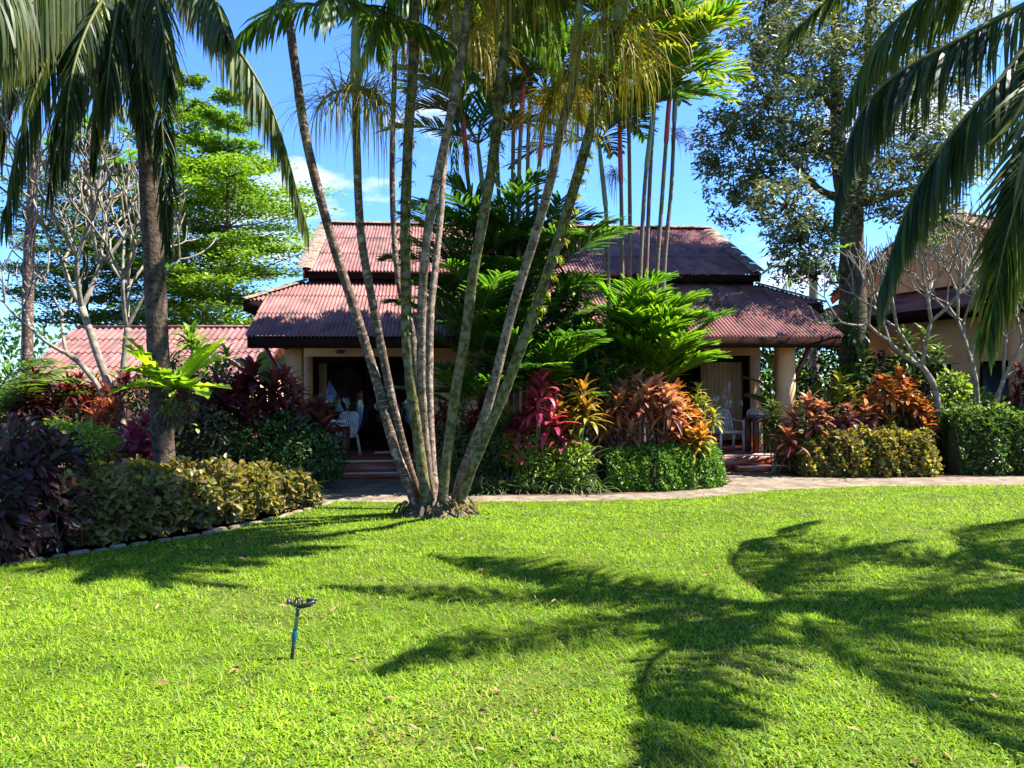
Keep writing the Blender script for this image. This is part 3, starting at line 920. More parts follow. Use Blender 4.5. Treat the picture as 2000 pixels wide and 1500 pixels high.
# ------------------------------------------------------------------ multi-stem palm in the lawn
D0 = 10.3
stems = [
    ([(815, 992), (783, 909), (768, 867), (740, 760), (694, 609), (659, 503), (625, 385), (597, 267), (577, 133), (561, 0), (556, -110)], -.1, -1.1, 'stem_brown', .066, None),
    ([(828, 985), (800, 916), (768, 792), (740, 653), (721, 556), (704, 449), (697, 300), (695, 165)], .15, -1.6, 'stem_brown', .058, 'g'),
    ([(840, 980), (830, 860), (814, 740), (804, 640), (781, 567), (769, 449), (766, 300), (771, 133), (771, 45)], .28, 1.0, 'stem_brown', .046, 'g'),
    ([(835, 993), (819, 877), (810, 813), (802, 749), (795, 664), (792, 513), (792, 407), (799, 240), (807, 133), (811, -60)], -.2, -1.4, 'stem_moss', .072, None),
    ([(846, 986), (836, 916), (825, 792), (822, 728), (825, 577), (837, 439), (864, 300), (895, 147), (916, 0), (924, -80)], .02, -1.8, 'stem_pale', .06, None),
    ([(856, 984), (846, 916), (839, 771), (841, 621), (849, 535), (860, 428), (868, 311), (887, 160), (892, 60)], .22, 1.3, 'stem_pale', .055, 'g'),
    ([(862, 994), (870, 916), (889, 771), (909, 653), (924, 535), (945, 420), (960, 330), (972, 240), (978, 150), (999, 0), (1008, -80)], -.15, -1.9, 'stem_moss', .068, None),
    ([(885, 985), (906, 916), (953, 792), (1002, 600), (1053, 435), (1077, 345), (1095, 255), (1116, 180), (1122, 130)], .12, -1.6, 'stem_pale', .064, 'g'),
    ([(893, 994), (928, 899), (979, 781), (1015, 685), (1047, 600), (1101, 435), (1140, 300), (1185, 135), (1210, 30)], -.1, -2.1, 'stem_moss', .068, 'g'),
]
pb = G(855, 1003)
MP = thing('clumping_palm', 'clump of nine slender leaning palm trunks fanning out from one base on the lawn', 'palm', tuple(pb))
stem_tops = []
GREENP = [(.035, .075, .015), (.05, .10, .02), (.09, .14, .025)]
for si, (pp, db, dt, mt, r, cs) in enumerate(stems):
    k = len(pp)
    pts = np.array([W(x, y, D0 + db + (dt - db) * (i / (k - 1))) for i, (x, y) in enumerate(pp)])
    pts[0][2] = min(pts[0][2], .05)
    pts = np.vstack([pts[0] - np.array([0, 0, .12]), pts])
    path = smooth_path(pts, 46)
    rad = r * np.interp(np.linspace(0, 1, 46), [0, .04, .1, 1], [1.5, 1.2, 1.02, .82]) * (1 + rng.normal(0, .025, 46))
    mb = MB(); mb.tube(path, rad, 12, wob=.02)
    tk = mb.build('trunk', M[mt], MP, smooth=True)
    top = path[-1]
    ud = nrm(path[-1] - path[-4])
    if cs:
        mb = MB(); mb.tube([top - ud * .05, top + ud * .03, top + ud * .25, top + ud * .55, top + ud * .75], [r * .9, r * 1.15, r * 1.05, r * .8, r * .5], 12)
        mb.build('crownshaft', M['sheath_green'], tk, smooth=True)
        top = top + ud * .7
    else:
        mb = MB(); mb.tube([top - ud * .05, top + ud * .05, top + ud * .3, top + ud * .8], [r * .9, r * 1.15, r * 1.0, r * .5], 12)
        mb.build('crownshaft', M['sheath_green'], tk, smooth=True)
        top = top + ud * .72
    stem_tops.append(top)
    mid = 3 < si < 7
    crown(tk, top, 10 if mid else (6 if si < 4 else 8), 2.15 if mid else 1.75, 38, .62 if mid else .5, .042, GREENP, e_lo=-10 if mid else (28 if si > 6 else 5), e_hi=75, fall=.8 if mid else (.35 if si > 6 else .6), hang=.45 if mid else .3, droop=.8)
    # fruiting strands below the crown
    if si in (1, 2, 4, 5, 6, 7, 8):
        mb = MB()
        b0 = top - ud * .8
        for q in range(5):
            az = U(0, 6.28); hd = np.array([math.cos(az), math.sin(az), 0])
            st = bez(b0, b0 + hd * .3 + [0, 0, .05], b0 + hd * .45 - [0, 0, .25], 8)
            mb.tube(st, .012, 5, (.28, .20, .03), cap=False)
            n = 60
            P = st[rng.integers(2, 8, n)]
            straps(mb, P, rng.normal(0, .6, (n, 3)) + hd * .5 - [0, 0, .1], U(.45, 1.0, n), .014, pal([(.30, .22, .03), (.20, .20, .03), (.36, .20, .04)], n), 1.6, 4, None, 'blade')
        mb.build('fruit_stalk', M['stalk'], tk)
    # climbing ferns on the mossy stems
    if si in (3, 6, 8):
        mb = MB()
        n = 420 if si != 8 else 700
        lo, hi = (.52, .9) if si == 3 else ((.62, .98) if si == 6 else (.55, .99))
        x = U(lo, hi, n) * 45
        i = x.astype(int)
        az = U(0, 6.28, n) if si != 8 else rng.normal(-.3, 1.1, n)
        hd = np.stack([np.cos(az), np.sin(az), np.zeros(n)], 1)
        c = [(.05, .09, .015), (.10, .13, .02)] if si != 8 else [(.07, .11, .015), (.24, .26, .02), (.32, .30, .03)]
        straps(mb, path[i] + hd * r * .8, hd + rng.normal(0, .4, (n, 3)), U(.05, .15, n), .022, pal(c, n), U(.5, 2.0, n), 3, .2, 'oval')
        mb.build('climbing_fern', M['leaf'], tk)['kind'] = 'stuff'
# root mound, dead leaf bases
mb = MB()
for k in range(70):
    az = U(0, 6.28); r0 = U(.1, .45)
    a = pb + np.array([math.cos(az) * r0 * 1.1, math.sin(az) * r0 * .7, U(.0, .18) * (1 - r0)])
    b = a + np.array([math.cos(az) * .12, math.sin(az) * .1, -a[2] - .03])
    mb.tube(bez(a + [0, 0, .1], a + [math.cos(az) * .08, math.sin(az) * .06, .08], b, 5), U(.01, .022), 5, (.5, .5, .5))
an = np.linspace(0, 2 * PI, 25)[:-1]
for rr_, zz in ((.0, .0),):
    ring0 = np.stack([pb[0] + .55 * np.cos(an) * U(.9, 1.1, 24), pb[1] + .4 * np.sin(an) * U(.9, 1.1, 24), np.full(24, -.01)], 1)
    ring1 = np.stack([pb[0] + .32 * np.cos(an) * U(.9, 1.1, 24), pb[1] + .24 * np.sin(an) * U(.9, 1.1, 24), U(.10, .16, 24)], 1)
    k = np.arange(24); k2 = (k + 1) % 24
    mb.add(np.concatenate([ring0, ring1, [[pb[0], pb[1], .16]]]), np.stack([k, k2, 24 + k2, 24 + k], 1))
    mb.also(np.stack([24 + k, 24 + k2, np.full(24, 48)], 1), 49)
mb.build('root_mound', M['bark'], MP)
mb = MB()
n = 260
az = U(0, 6.28, n); r0 = U(.15, .55, n)
P = pb + np.stack([np.cos(az) * r0, np.sin(az) * r0 * .75, .14 * (1 - r0)], 1) + np.array([.08, 0, 0])
straps(mb, P, np.stack([np.cos(az), np.sin(az), U(.4, 1.6, n)], 1), U(.06, .2, n), .018, pal([(.30, .19, .06), (.22, .12, .05), (.14, .17, .03), (.28, .26, .06)], n), 1.0, 3, .2, 'blade')
mb.build('dead_leaf_bases', M['leaf'], MP)

# ------------------------------------------------------------------ red-stemmed palms in the centre bed
REDP = [(.032, .09, .016), (.05, .12, .02), (.085, .16, .026)]
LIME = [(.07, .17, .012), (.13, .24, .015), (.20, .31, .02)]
def red_clump(label, base, stemlist, low, seed):
    R = thing('sealing_wax_palm', label, 'palm', tuple(base))
    for (pp, d, red, lift) in stemlist:
        pts = np.array([W(x, y, d) for x, y in pp])
        b = np.array([base[0] + (pts[0][0] - base[0]) * .75, base[1] + (d - base[1]) * .8, 0])
        path = smooth_path(np.vstack([b - [0, 0, .05], b + (pts[0] - b) * .5, pts]), 26)
        mb = MB(); mb.tube(path, np.linspace(.048, .036, 26), 9, wob=.015)
        tk = mb.build('trunk', M['stem_red'], R, smooth=True)
        top = path[-1]; ud = nrm(path[-1] - path[-3])
        mb = MB(); mb.tube([top - ud * .3, top - ud * .22, top + ud * .4, top + ud * 1.0], [.040, .049, .045, .028], 10)
        mb.build('crownshaft', M['sheath_red'] if red else M['sheath_green'], tk, smooth=True)
        lit = pp[-1][0] > 1240  # right-hand crowns: sunlight put into the leaf colour, lime with yellow tips
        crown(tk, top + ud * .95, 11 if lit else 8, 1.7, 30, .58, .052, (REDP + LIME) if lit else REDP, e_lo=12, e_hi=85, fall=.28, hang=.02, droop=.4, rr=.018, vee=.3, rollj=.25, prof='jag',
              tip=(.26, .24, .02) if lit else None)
        if red and rnd.random() < .7:
            mb = MB()
            n = 70
            az = U(0, 6.28); hd = np.array([math.cos(az), -abs(math.sin(az)), 0])
            P = np.tile(top, (n, 1)) + hd * U(.05, .25, n)[:, None] - np.array([0, 0, 1]) * U(0, .25, n)[:, None]
            straps(mb, P, rng.normal(0, .45, (n, 3)) + hd, U(.3, .75, n), .012, pal([(.22, .05, .03), (.16, .07, .03), (.28, .18, .03)], n), 1.8, 4, None, 'blade')
            mb.build('fruit_stalk', M['stalk'], tk)
    for (px, py, d, n, Lf, cols, elo, ehi) in low:
        p = W(px, py, d)
        crown(R, p, n + 1, Lf, 36, .66, .042, cols, name='frond', e_lo=elo, e_hi=ehi, fall=.16, hang=.04, droop=.45, vee=.2, rollj=.25, rr=.018, prof='jag')
    return R
baseA = np.array([-.2, 13.75, 0]); baseB = np.array([2.15, 14.35, 0])
red_clump('dark green red-stemmed palm clump rising in the middle of the centre bed', baseA, [
    ([(927, 444), (915, 360), (909, 290)], 13.6, True, 0),
    ([(980, 545), (975, 400), (968, 250)], 13.9, False, 0),
    ([(1013, 520), (1014, 330), (1019, 225)], 13.5, True, 0),
    ([(1030, 480), (1031, 300), (1036, 170)], 14.1, False, 0),
    ([(1043, 470), (1047, 390), (1057, 280)], 13.8, True, 0),
    ([(945, 560), (950, 450), (944, 380)], 14.0, False, 0),
    ([(1000, 600), (1002, 300), (1004, 95)], 13.9, True, 0),
], [
    (930, 720, 13.5, 5, 1.7, REDP, 35, 85), (985, 700, 13.9, 6, 1.9, REDP, 30, 80), (1050, 700, 13.5, 5, 1.5, REDP, 15, 80), (905, 800, 13.2, 5, 1.3, REDP + LIME[:1], 25, 80),
    (1000, 620, 13.9, 5, 1.6, REDP, 30, 80), (880, 650, 13.8, 4, 1.5, REDP, 30, 80), (1085, 760, 13.3, 4, 1.2, REDP + LIME[:2], 15, 70), (940, 560, 14.0, 5, 1.6, REDP, 20, 75),
    (1020, 560, 14.0, 5, 1.5, REDP, 25, 75), (970, 790, 13.2, 5, 1.2, REDP, 20, 80), (1060, 640, 13.8, 5, 1.5, REDP, 15, 75),
    (905, 540, 13.7, 6, 1.7, REDP, 25, 80), (960, 490, 13.9, 6, 1.8, REDP, 25, 80), (1015, 520, 13.6, 6, 1.7, REDP, 25, 80), (1065, 540, 13.9, 6, 1.7, REDP, 20, 75), (930, 640, 13.3, 6, 1.6, REDP + LIME[:1], 35, 85), (1040, 760, 13.2, 5, 1.3, REDP + LIME[:2], 25, 75)], 1)
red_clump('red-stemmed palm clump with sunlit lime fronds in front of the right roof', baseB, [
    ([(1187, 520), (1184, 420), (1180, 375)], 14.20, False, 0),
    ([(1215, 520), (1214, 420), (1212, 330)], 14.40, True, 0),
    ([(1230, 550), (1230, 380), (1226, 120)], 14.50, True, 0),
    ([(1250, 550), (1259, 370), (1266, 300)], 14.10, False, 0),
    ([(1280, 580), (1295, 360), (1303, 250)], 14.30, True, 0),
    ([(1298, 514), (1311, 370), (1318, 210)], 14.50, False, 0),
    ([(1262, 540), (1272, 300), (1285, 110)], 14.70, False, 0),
], [
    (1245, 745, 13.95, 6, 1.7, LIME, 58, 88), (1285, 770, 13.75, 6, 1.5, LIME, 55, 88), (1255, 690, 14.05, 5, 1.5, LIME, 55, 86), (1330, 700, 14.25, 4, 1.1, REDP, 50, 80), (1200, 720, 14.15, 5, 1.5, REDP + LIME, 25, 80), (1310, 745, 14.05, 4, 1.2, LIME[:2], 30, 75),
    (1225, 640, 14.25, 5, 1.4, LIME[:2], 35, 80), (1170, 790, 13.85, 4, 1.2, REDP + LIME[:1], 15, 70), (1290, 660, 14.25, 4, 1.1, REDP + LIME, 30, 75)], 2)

# ------------------------------------------------------------------ coconut palms
COCO = [(.020, .040, .010), (.035, .062, .014), (.06, .09, .018)]
def coco_frond(parent, path, nl=80, ll=.75, cols=COCO, hang=.7, tip=(.10, .10, .03), rr=.03, droop=.7, **k):
    mb = MB()
    frond(mb, smooth_path(path, 22), int(nl * 1.3), ll, .033, cols, hang, rr, .1, droop=droop, tip=tip, K=4, rcol=(.15, .16, .04), rollj=.7, **k)
    return mb.build('frond', M['leaf_palm'], parent)

d = 10.5
cb = np.array([W(318, 990, d)[0], d, 0])
CP = thing('coconut_palm', 'coconut palm with dark ringed trunk carrying the bird nest fern, left', 'palm', tuple(cb))
path = smooth_path([cb - [0, 0, .1], W(322, 930, d), W(312, 760, d), W(303, 560, d), W(293, 380, d), W(283, 150, d), W(272, -60, d)], 50)
mb = MB(); mb.tube(path, .145 * np.interp(np.linspace(0, 1, 50), [0, .06, .15, 1], [1.5, 1.2, 1.05, .85]), 16, wob=.02)
ct = mb.build('trunk', M['coconut'], CP, smooth=True)
ctop = path[-1] + np.array([0, 0, .3])
mb = MB(); mb.tube([path[-1] - [0, 0, .1], path[-1] + [0, 0, .15], path[-1] + [0, 0, .7]], [.15, .2, .08], 10); mb.build('crown_base', M['coconut'], CP)
def R3(p, j=.0): return np.asarray(p) + rng.normal(0, j, 3)
pw = lambda l: [ctop] + [W(x, y, dd) for x, y, dd in l]
coco_frond(CP, pw([(300, 30, 9.9), (312, 180, 9.7), (322, 330, 9.6), (328, 478, 9.6)]), hang=.55, side=(1, .1, 0), ll=.72, a0=35, a1=62, droop=.5, nl=100)
coco_frond(CP, pw([(268, 10, 9.7), (272, 90, 9.4), (278, 180, 9.3), (284, 270, 9.3)]), hang=.6, side=(1, .1, 0), ll=.7, a0=35, a1=62, droop=.5, nl=85)
coco_frond(CP, pw([(350, -60, 10.2), (440, 60, 10.0), (530, 210, 9.9), (596, 430, 9.9)]), hang=.9, side=(.3, 1, 0), ll=.95, cols=[(.035, .06, .015), (.06, .09, .02), (.10, .13, .025)], tip=(.2, .2, .05))
coco_frond(CP, pw([(180, -20, 9.6), (120, 60, 9.0), (60, 200, 8.6), (10, 420, 8.5)]), hang=.9, side=(.5, 1, 0), ll=.9)
coco_frond(CP, pw([(200, 0, 9.3), (160, 80, 8.8), (135, 180, 8.5), (125, 330, 8.4)]), hang=.8, side=(1, .3, 0), ll=.75)
coco_frond(CP, pw([(100, -90, 9.8), (0, 0, 9.6), (-60, 180, 9.5), (-90, 420, 9.5)]), hang=.9, side=(.3, 1, 0), ll=.95)
coco_frond(CP, pw([(230, 40, 10.6), (205, 130, 11), (190, 230, 11.2), (180, 330, 11.3)]), hang=.9, side=(1, .4, 0), ll=.7)
coco_frond(CP, pw([(60, -60, 8.8), (20, -20, 8.0), (-40, 60, 7.4), (-60, 260, 7.0)]), hang=.8, side=(.8, .6, 0), ll=.9)
coco_frond(CP, pw([(330, -90, 9.4), (380, -60, 8.6), (420, 0, 8.0), (440, 60, 7.6)]), hang=.8, side=(1, .5, 0), ll=.8)
coco_frond(CP, pw([(300, -200, 11), (380, -260, 12), (430, -200, 13), (440, -80, 13.6)]), hang=.7, side=(1, -.4, 0), ll=.8)
coco_frond(CP, pw([(180, -220, 11), (80, -280, 12), (0, -220, 13), (-40, -60, 13.6)]), hang=.7, side=(1, .5, 0), ll=.8)
coco_frond(CP, pw([(260, -260, 10.2), (220, -380, 9.8), (160, -420, 9.4), (90, -380, 9.2)]), hang=.5, side=(0, 1, 0), ll=.8)
for l, sd in (([(190, -70, 9.6), (110, -40, 8.9), (40, 30, 8.4), (-10, 130, 8.1)], (.5, 1, 0)),
              ([(215, -40, 9.7), (150, 0, 9.2), (95, 60, 8.9), (60, 160, 8.7)], (.7, .8, 0)),
              ([(240, -30, 9.8), (225, 40, 9.3), (215, 110, 9.0), (205, 210, 8.9)], (1, .2, 0)),
              ([(150, -140, 9.5), (40, -110, 8.7), (-40, -30, 8.2), (-80, 90, 8.0)], (.4, 1, 0)),
              ([(280, -60, 9.6), (300, -20, 8.9), (320, 60, 8.4), (330, 150, 8.2)], (1, .2, 0)),
              ([(130, -30, 10.8), (60, 40, 11.3), (20, 140, 11.6), (0, 300, 11.7)], (.6, 1, 0)),
              ([(240, 0, 11.0), (260, 70, 11.8), (270, 150, 12.2), (275, 270, 12.4)], (1, .3, 0)),
              ([(200, 10, 10.2), (150, 110, 10.3), (115, 230, 10.3), (95, 380, 10.3)], (.8, .6, 0))):
    coco_frond(CP, pw(l), hang=1.0, side=sd, ll=1.0, cols=COCO, nl=75)
# dry fibre and flower sheaths hanging in the crown
mb = MB()
n = 120
P = ctop + rng.normal(0, .25, (n, 3)) + np.array([-.5, -.4, -.4])
straps(mb, P, rng.normal(0, .5, (n, 3)) - [.2, .2, .6], U(.5, 1.3, n), .02, pal([(.10, .05, .025), (.16, .09, .04), (.07, .04, .02)], n), 1.4, 5, None, 'blade')
mb.build('dry_fibre', M['stalk'], CP)
mb = MB()
for (xa, ya, xb, yb) in ((110, -10, 175, 180), (135, 0, 195, 170), (190, 0, 198, 60), (240, 0, 262, 60), (262, -10, 302, 65)):
    mb.tube(bez(W(xa, ya, 9.4), W((xa + xb) / 2 + 8, (ya + yb) / 2 - 12, 9.2), W(xb, yb, 9.1), 8), np.linspace(.028, .008, 8), 6, (.36, .33, .10))
mb.build('flower_spathe', M['stalk'], CP, smooth=True)

# right coconut palm: trunk just outside the frame, fronds reach in and shade the lawn
rc = np.array([6.5, 5.8, 0])
RP = thing('coconut_palm', 'coconut palm at the right edge, its fronds drooping into the view', 'palm', tuple(rc))
rtop = np.array([6.0, 5.8, 5.6])
path = smooth_path([rc - [0, 0, .1], rc + [.02, 0, 1.2], rc + [-.1, 0, 3.2], rtop - [0, 0, .3]], 40)
mb = MB(); mb.tube(path, .16 * np.interp(np.linspace(0, 1, 40), [0, .06, .15, 1], [1.6, 1.2, 1.05, .85]), 16, wob=.02); mb.build('trunk', M['coconut'], RP, smooth=True)
mb = MB(); mb.tube([rtop - [0, 0, .4], rtop - [0, 0, .1], rtop + [0, 0, .5]], [.15, .2, .08], 10); mb.build('crown_base', M['coconut'], RP)
pr = lambda l: [rtop] + [W(x, y, dd * .84) for x, y, dd in l]
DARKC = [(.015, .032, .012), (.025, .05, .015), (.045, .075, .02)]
LITC = [(.04, .075, .015), (.07, .11, .02), (.11, .15, .025)]  # brighter copy of DARKC, sunlight on the fronds put into their colour
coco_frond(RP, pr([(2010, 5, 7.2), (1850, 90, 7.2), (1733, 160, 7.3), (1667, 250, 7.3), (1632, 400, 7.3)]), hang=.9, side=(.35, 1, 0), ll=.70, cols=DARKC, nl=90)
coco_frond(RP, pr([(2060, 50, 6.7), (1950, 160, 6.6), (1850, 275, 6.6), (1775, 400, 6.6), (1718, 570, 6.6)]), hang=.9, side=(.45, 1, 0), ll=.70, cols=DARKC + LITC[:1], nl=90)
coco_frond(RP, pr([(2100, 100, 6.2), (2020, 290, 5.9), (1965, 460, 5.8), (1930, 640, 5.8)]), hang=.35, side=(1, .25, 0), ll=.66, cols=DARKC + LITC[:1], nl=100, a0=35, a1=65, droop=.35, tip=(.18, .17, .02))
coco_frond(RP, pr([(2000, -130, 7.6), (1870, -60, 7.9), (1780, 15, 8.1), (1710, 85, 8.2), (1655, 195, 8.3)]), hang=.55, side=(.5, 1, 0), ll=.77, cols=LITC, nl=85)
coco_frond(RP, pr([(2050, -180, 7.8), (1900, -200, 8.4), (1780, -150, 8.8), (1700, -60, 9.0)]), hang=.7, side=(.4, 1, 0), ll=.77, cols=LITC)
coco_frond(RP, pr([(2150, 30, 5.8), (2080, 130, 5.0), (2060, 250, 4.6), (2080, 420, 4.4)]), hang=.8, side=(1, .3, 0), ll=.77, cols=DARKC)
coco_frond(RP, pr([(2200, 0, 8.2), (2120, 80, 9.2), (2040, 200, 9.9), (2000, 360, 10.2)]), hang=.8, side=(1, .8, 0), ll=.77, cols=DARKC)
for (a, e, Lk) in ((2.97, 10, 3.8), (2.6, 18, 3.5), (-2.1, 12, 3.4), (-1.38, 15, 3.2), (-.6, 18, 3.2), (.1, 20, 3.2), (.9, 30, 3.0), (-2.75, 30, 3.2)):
    hd = np.array([math.cos(a), math.sin(a), 0]); e = math.radians(e)
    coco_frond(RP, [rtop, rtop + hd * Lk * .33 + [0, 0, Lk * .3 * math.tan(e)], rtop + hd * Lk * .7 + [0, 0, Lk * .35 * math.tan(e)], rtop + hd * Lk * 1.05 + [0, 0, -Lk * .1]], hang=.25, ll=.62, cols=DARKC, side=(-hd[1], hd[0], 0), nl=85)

rc2 = np.array([9.2, 6.9, 0])
RQ = thing('coconut_palm', 'second coconut palm beyond the right edge, whose crown shades the right lawn', 'palm', tuple(rc2))
rt2 = np.array([9.0, 6.8, 6.2])
path = smooth_path([rc2 - [0, 0, .1], rc2 + [.05, 0, 1.2], rc2 + [.05, 0, 3.2], rt2 - [0, 0, .3]], 30)
mb = MB(); mb.tube(path, .15 * np.interp(np.linspace(0, 1, 30), [0, .06, .15, 1], [1.6, 1.2, 1.05, .85]), 14, wob=.02); mb.build('trunk', M['coconut'], RQ, smooth=True)
for i in range(9):
    a = i * 2.4 + .3; e = math.radians(-5 + 60 * i / 9); Lk = 3.3 * U(.9, 1.1)
    hd = np.array([math.cos(a), math.sin(a), 0])
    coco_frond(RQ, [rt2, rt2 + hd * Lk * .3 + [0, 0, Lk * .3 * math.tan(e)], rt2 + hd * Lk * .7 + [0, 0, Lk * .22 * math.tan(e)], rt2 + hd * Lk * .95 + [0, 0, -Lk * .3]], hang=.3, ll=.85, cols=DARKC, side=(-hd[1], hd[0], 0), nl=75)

# slim palm further back at far left
fl = np.array([W(52, 600, 19)[0], 19.0, 0])
FP = thing('slender_palm', 'tall slim grey palm trunk at far left behind the frangipani', 'palm', tuple(fl))
path = smooth_path([fl - [0, 0, .1], W(55, 560, 19), W(62, 400, 19), W(66, 280, 19), W(62, 120, 19)], 40)
mb = MB(); mb.tube(path, np.linspace(.14, .10, 40), 10, wob=.02); mb.build('trunk', M['stem_brown'], FP, smooth=True)
crown(FP, path[-1], 9, 3.0, 40, .7, .05, COCO, e_lo=-10, e_hi=70, fall=.6, hang=.5)

# palm behind the right end of the roof
sb = np.array([W(1590, 620, 27)[0], 27.0, 0])
SPm = thing('slender_palm', 'small smooth-stemmed palm showing beyond the right hip of the roof', 'palm', tuple(sb))
path = smooth_path([sb - [0, 0, .1], W(1588, 640, 27), W(1589, 560, 27)], 16)
mb = MB(); mb.tube(path, np.linspace(.2, .15, 16), 10); mb.build('trunk', M['frangi'], SPm, smooth=True)
mb = MB(); mb.tube([path[-1] - [0, 0, .05], path[-1] + [0, 0, .5], path[-1] + [0, 0, .9]], [.15, .15, .08], 9); mb.build('crownshaft', M['sheath_green'], SPm, smooth=True)
crown(SPm, path[-1] + [0, 0, .7], 9, 2.0, 30, .5, .045, GREENP, e_lo=-5, e_hi=70, fall=.5)

# ------------------------------------------------------------------ broadleaf trees
def branch_path(a, d, Ln, m=7, up=.15, wob=.12):
    pts = [np.asarray(a, float)]
    d = nrm(d)
    for i in range(m):
        d = nrm(d + rng.normal(0, wob, 3) + np.array([0, 0, up / m]))
        pts.append(pts[-1] + d * Ln / m)
    return np.array(pts)

TLEAF = [(.06, .14, .010), (.11, .20, .014), (.19, .28, .02)]
def tiered_tree(label, px, d, z0, z1, rmax, cols, leaf=.15, per=620, lean=0.0, tiers=11, dens=1.0):
    b = np.array([W(px, 640, d)[0], d, 0])
    T = thing('layered_tree', label, 'tree', tuple(b))
    top = b + np.array([lean, 0, z1])
    path = smooth_path([b - [0, 0, .1], b + [lean * .1, 0, z1 * .3], b + [lean * .5, .1, z1 * .65], top], 24)
    mb = MB(); mb.tube(path, np.linspace(.24, .03, 24), 9, wob=.04)
    bb, lb = mb, MB()
    for k in range(tiers):
        f = k / (tiers - 1)
        z = z0 + (z1 - z0) * f
        rad = rmax * (np.interp(f, [0, .25, .6, 1], [.85, 1, .75, .2])) * U(.85, 1.1)
        c = path[0] * 0 + np.array([np.interp(z, path[:, 2], path[:, 0]), np.interp(z, path[:, 2], path[:, 1]), z])
        nb_ = 8
        a0 = U(0, 6.28)
        for j in range(nb_):
            az = a0 + j * 2 * PI / nb_ + U(-.25, .25)
            Lb = rad * U(.75, 1.15)
            bp = branch_path(c, (math.cos(az), math.sin(az), .12), Lb, 6, .1, .08)
            bb.tube(bp, np.linspace(.04, .008, 7), 5, cap=False)
            n = int(per * dens * Lb / rmax)
            t = np.sqrt(U(.06, 1.0, n)) * 6 * .999
            i = t.astype(int); fr = (t - i)[:, None]
            P = bp[i] * (1 - fr) + bp[i + 1] * fr
            wid = .34 * Lb * (.35 + .65 * np.sin(np.minimum(1, t / 6) * PI * .8))
            # gather the leaves into sprays
            spr = rng.normal(0, 1, (14, 3)); g = rng.integers(0, 14, n)
            off = spr[g] * .75 + rng.normal(0, .42, (n, 3))
            P = P + off * np.stack([wid * .6, wid * .6, np.full(n, .09)], 1)
            cloud(lb, P, np.tile([0, 0, 1.0], (n, 1)) + rng.normal(0, .25, (n, 3)), leaf, cols, .5, .05, .35, quad=True)
    bb.build('trunk', M['bark'], T, smooth=True)
    lb.build('crown', M['leaf'], T)
    return T
tiered_tree('layered tree with bright lime tiers nearest the left end of the roof', 445, 33, 3.4, 14.6, 4.3, TLEAF, leaf=.2, per=800, tiers=11)
tiered_tree('tallest layered tree standing behind the coconut trunk', 360, 36, 3.4, 16.6, 4.6, TLEAF, leaf=.21, per=800, tiers=11)
tiered_tree('darker layered tree at left behind the bare frangipani', 165, 35, 5.0, 14.2, 4.4, [(.025, .06, .01), (.045, .095, .015), (.09, .15, .02)], leaf=.2, per=700, tiers=9, dens=.9)

BLEAF = [(.07, .105, .045), (.11, .155, .065), (.17, .21, .10)]
def big_tree(name, label, b, forks, cols, leaf=.185, per=420, aspect=.3, trunk_r=.34):
    T = thing(name, label, 'tree', tuple(b))
    tb, lb = MB(), MB()
    for (pts, r0, r1) in forks['limbs']:
        p = smooth_path(pts, 18)
        tb.tube(p, np.linspace(r0, r1, 18), 10, wob=.05)
    for (c, r, nn_) in forks['clumps']:
        c = np.asarray(c, float)
        # twigs through each clump
        for j in range(7):
            v = nrm(rng.normal(0, 1, 3)) * r
            tb.tube(branch_path(c - v * .3, v, r * 1.2, 5, .0, .2), np.linspace(.03, .006, 6), 4, cap=False)
        nn_ = int(nn_ * .78)
        k = max(6, nn_ // 18)
        tips = c + nrm(rng.normal(0, 1, (k, 3))) * (rng.random((k, 1)) ** .4) * r * 1.12 * np.array([1, 1, .85])
        g = rng.integers(0, k, nn_)
        v = nrm(rng.normal(0, 1, (nn_, 3)))
        P = tips[g] + v * U(.02, .22, nn_)[:, None]
        cloud(lb, P, v * .6 + np.array([0, 0, .7]), leaf, cols, aspect, .35, .5, quad=True, droop=.35)
    tb.build('trunk', M['bark'], T, smooth=True)
    lb.build('crown', M['leaf_thick'], T)
    return T
d = 19.0
b = np.array([W(1668, 700, d)[0], d, 0])
wl_ = lambda l, d=d: [W(x, y, d) for x, y in l]
limbs = [([b - [0, 0, .1]] + wl_([(1666, 640), (1664, 520), (1662, 400)]), .38, .27),
         (wl_([(1662, 420), (1640, 330), (1635, 200), (1632, 60), (1630, -120)]), .24, .09),
         (wl_([(1664, 420), (1685, 330), (1690, 180), (1700, 0)], 19.3), .2, .08),
         (wl_([(1650, 390), (1600, 370), (1540, 310), (1480, 290)], 18.6), .12, .03),
         (wl_([(1636, 220), (1590, 170), (1530, 140), (1470, 110)], 18.8), .1, .03),
         (wl_([(1670, 400), (1740, 380), (1810, 360), (1880, 330)], 18.7), .13, .03),
         (wl_([(1636, 260), (1580, 250), (1500, 230), (1430, 260)], 19.5), .1, .03)]
cl = []
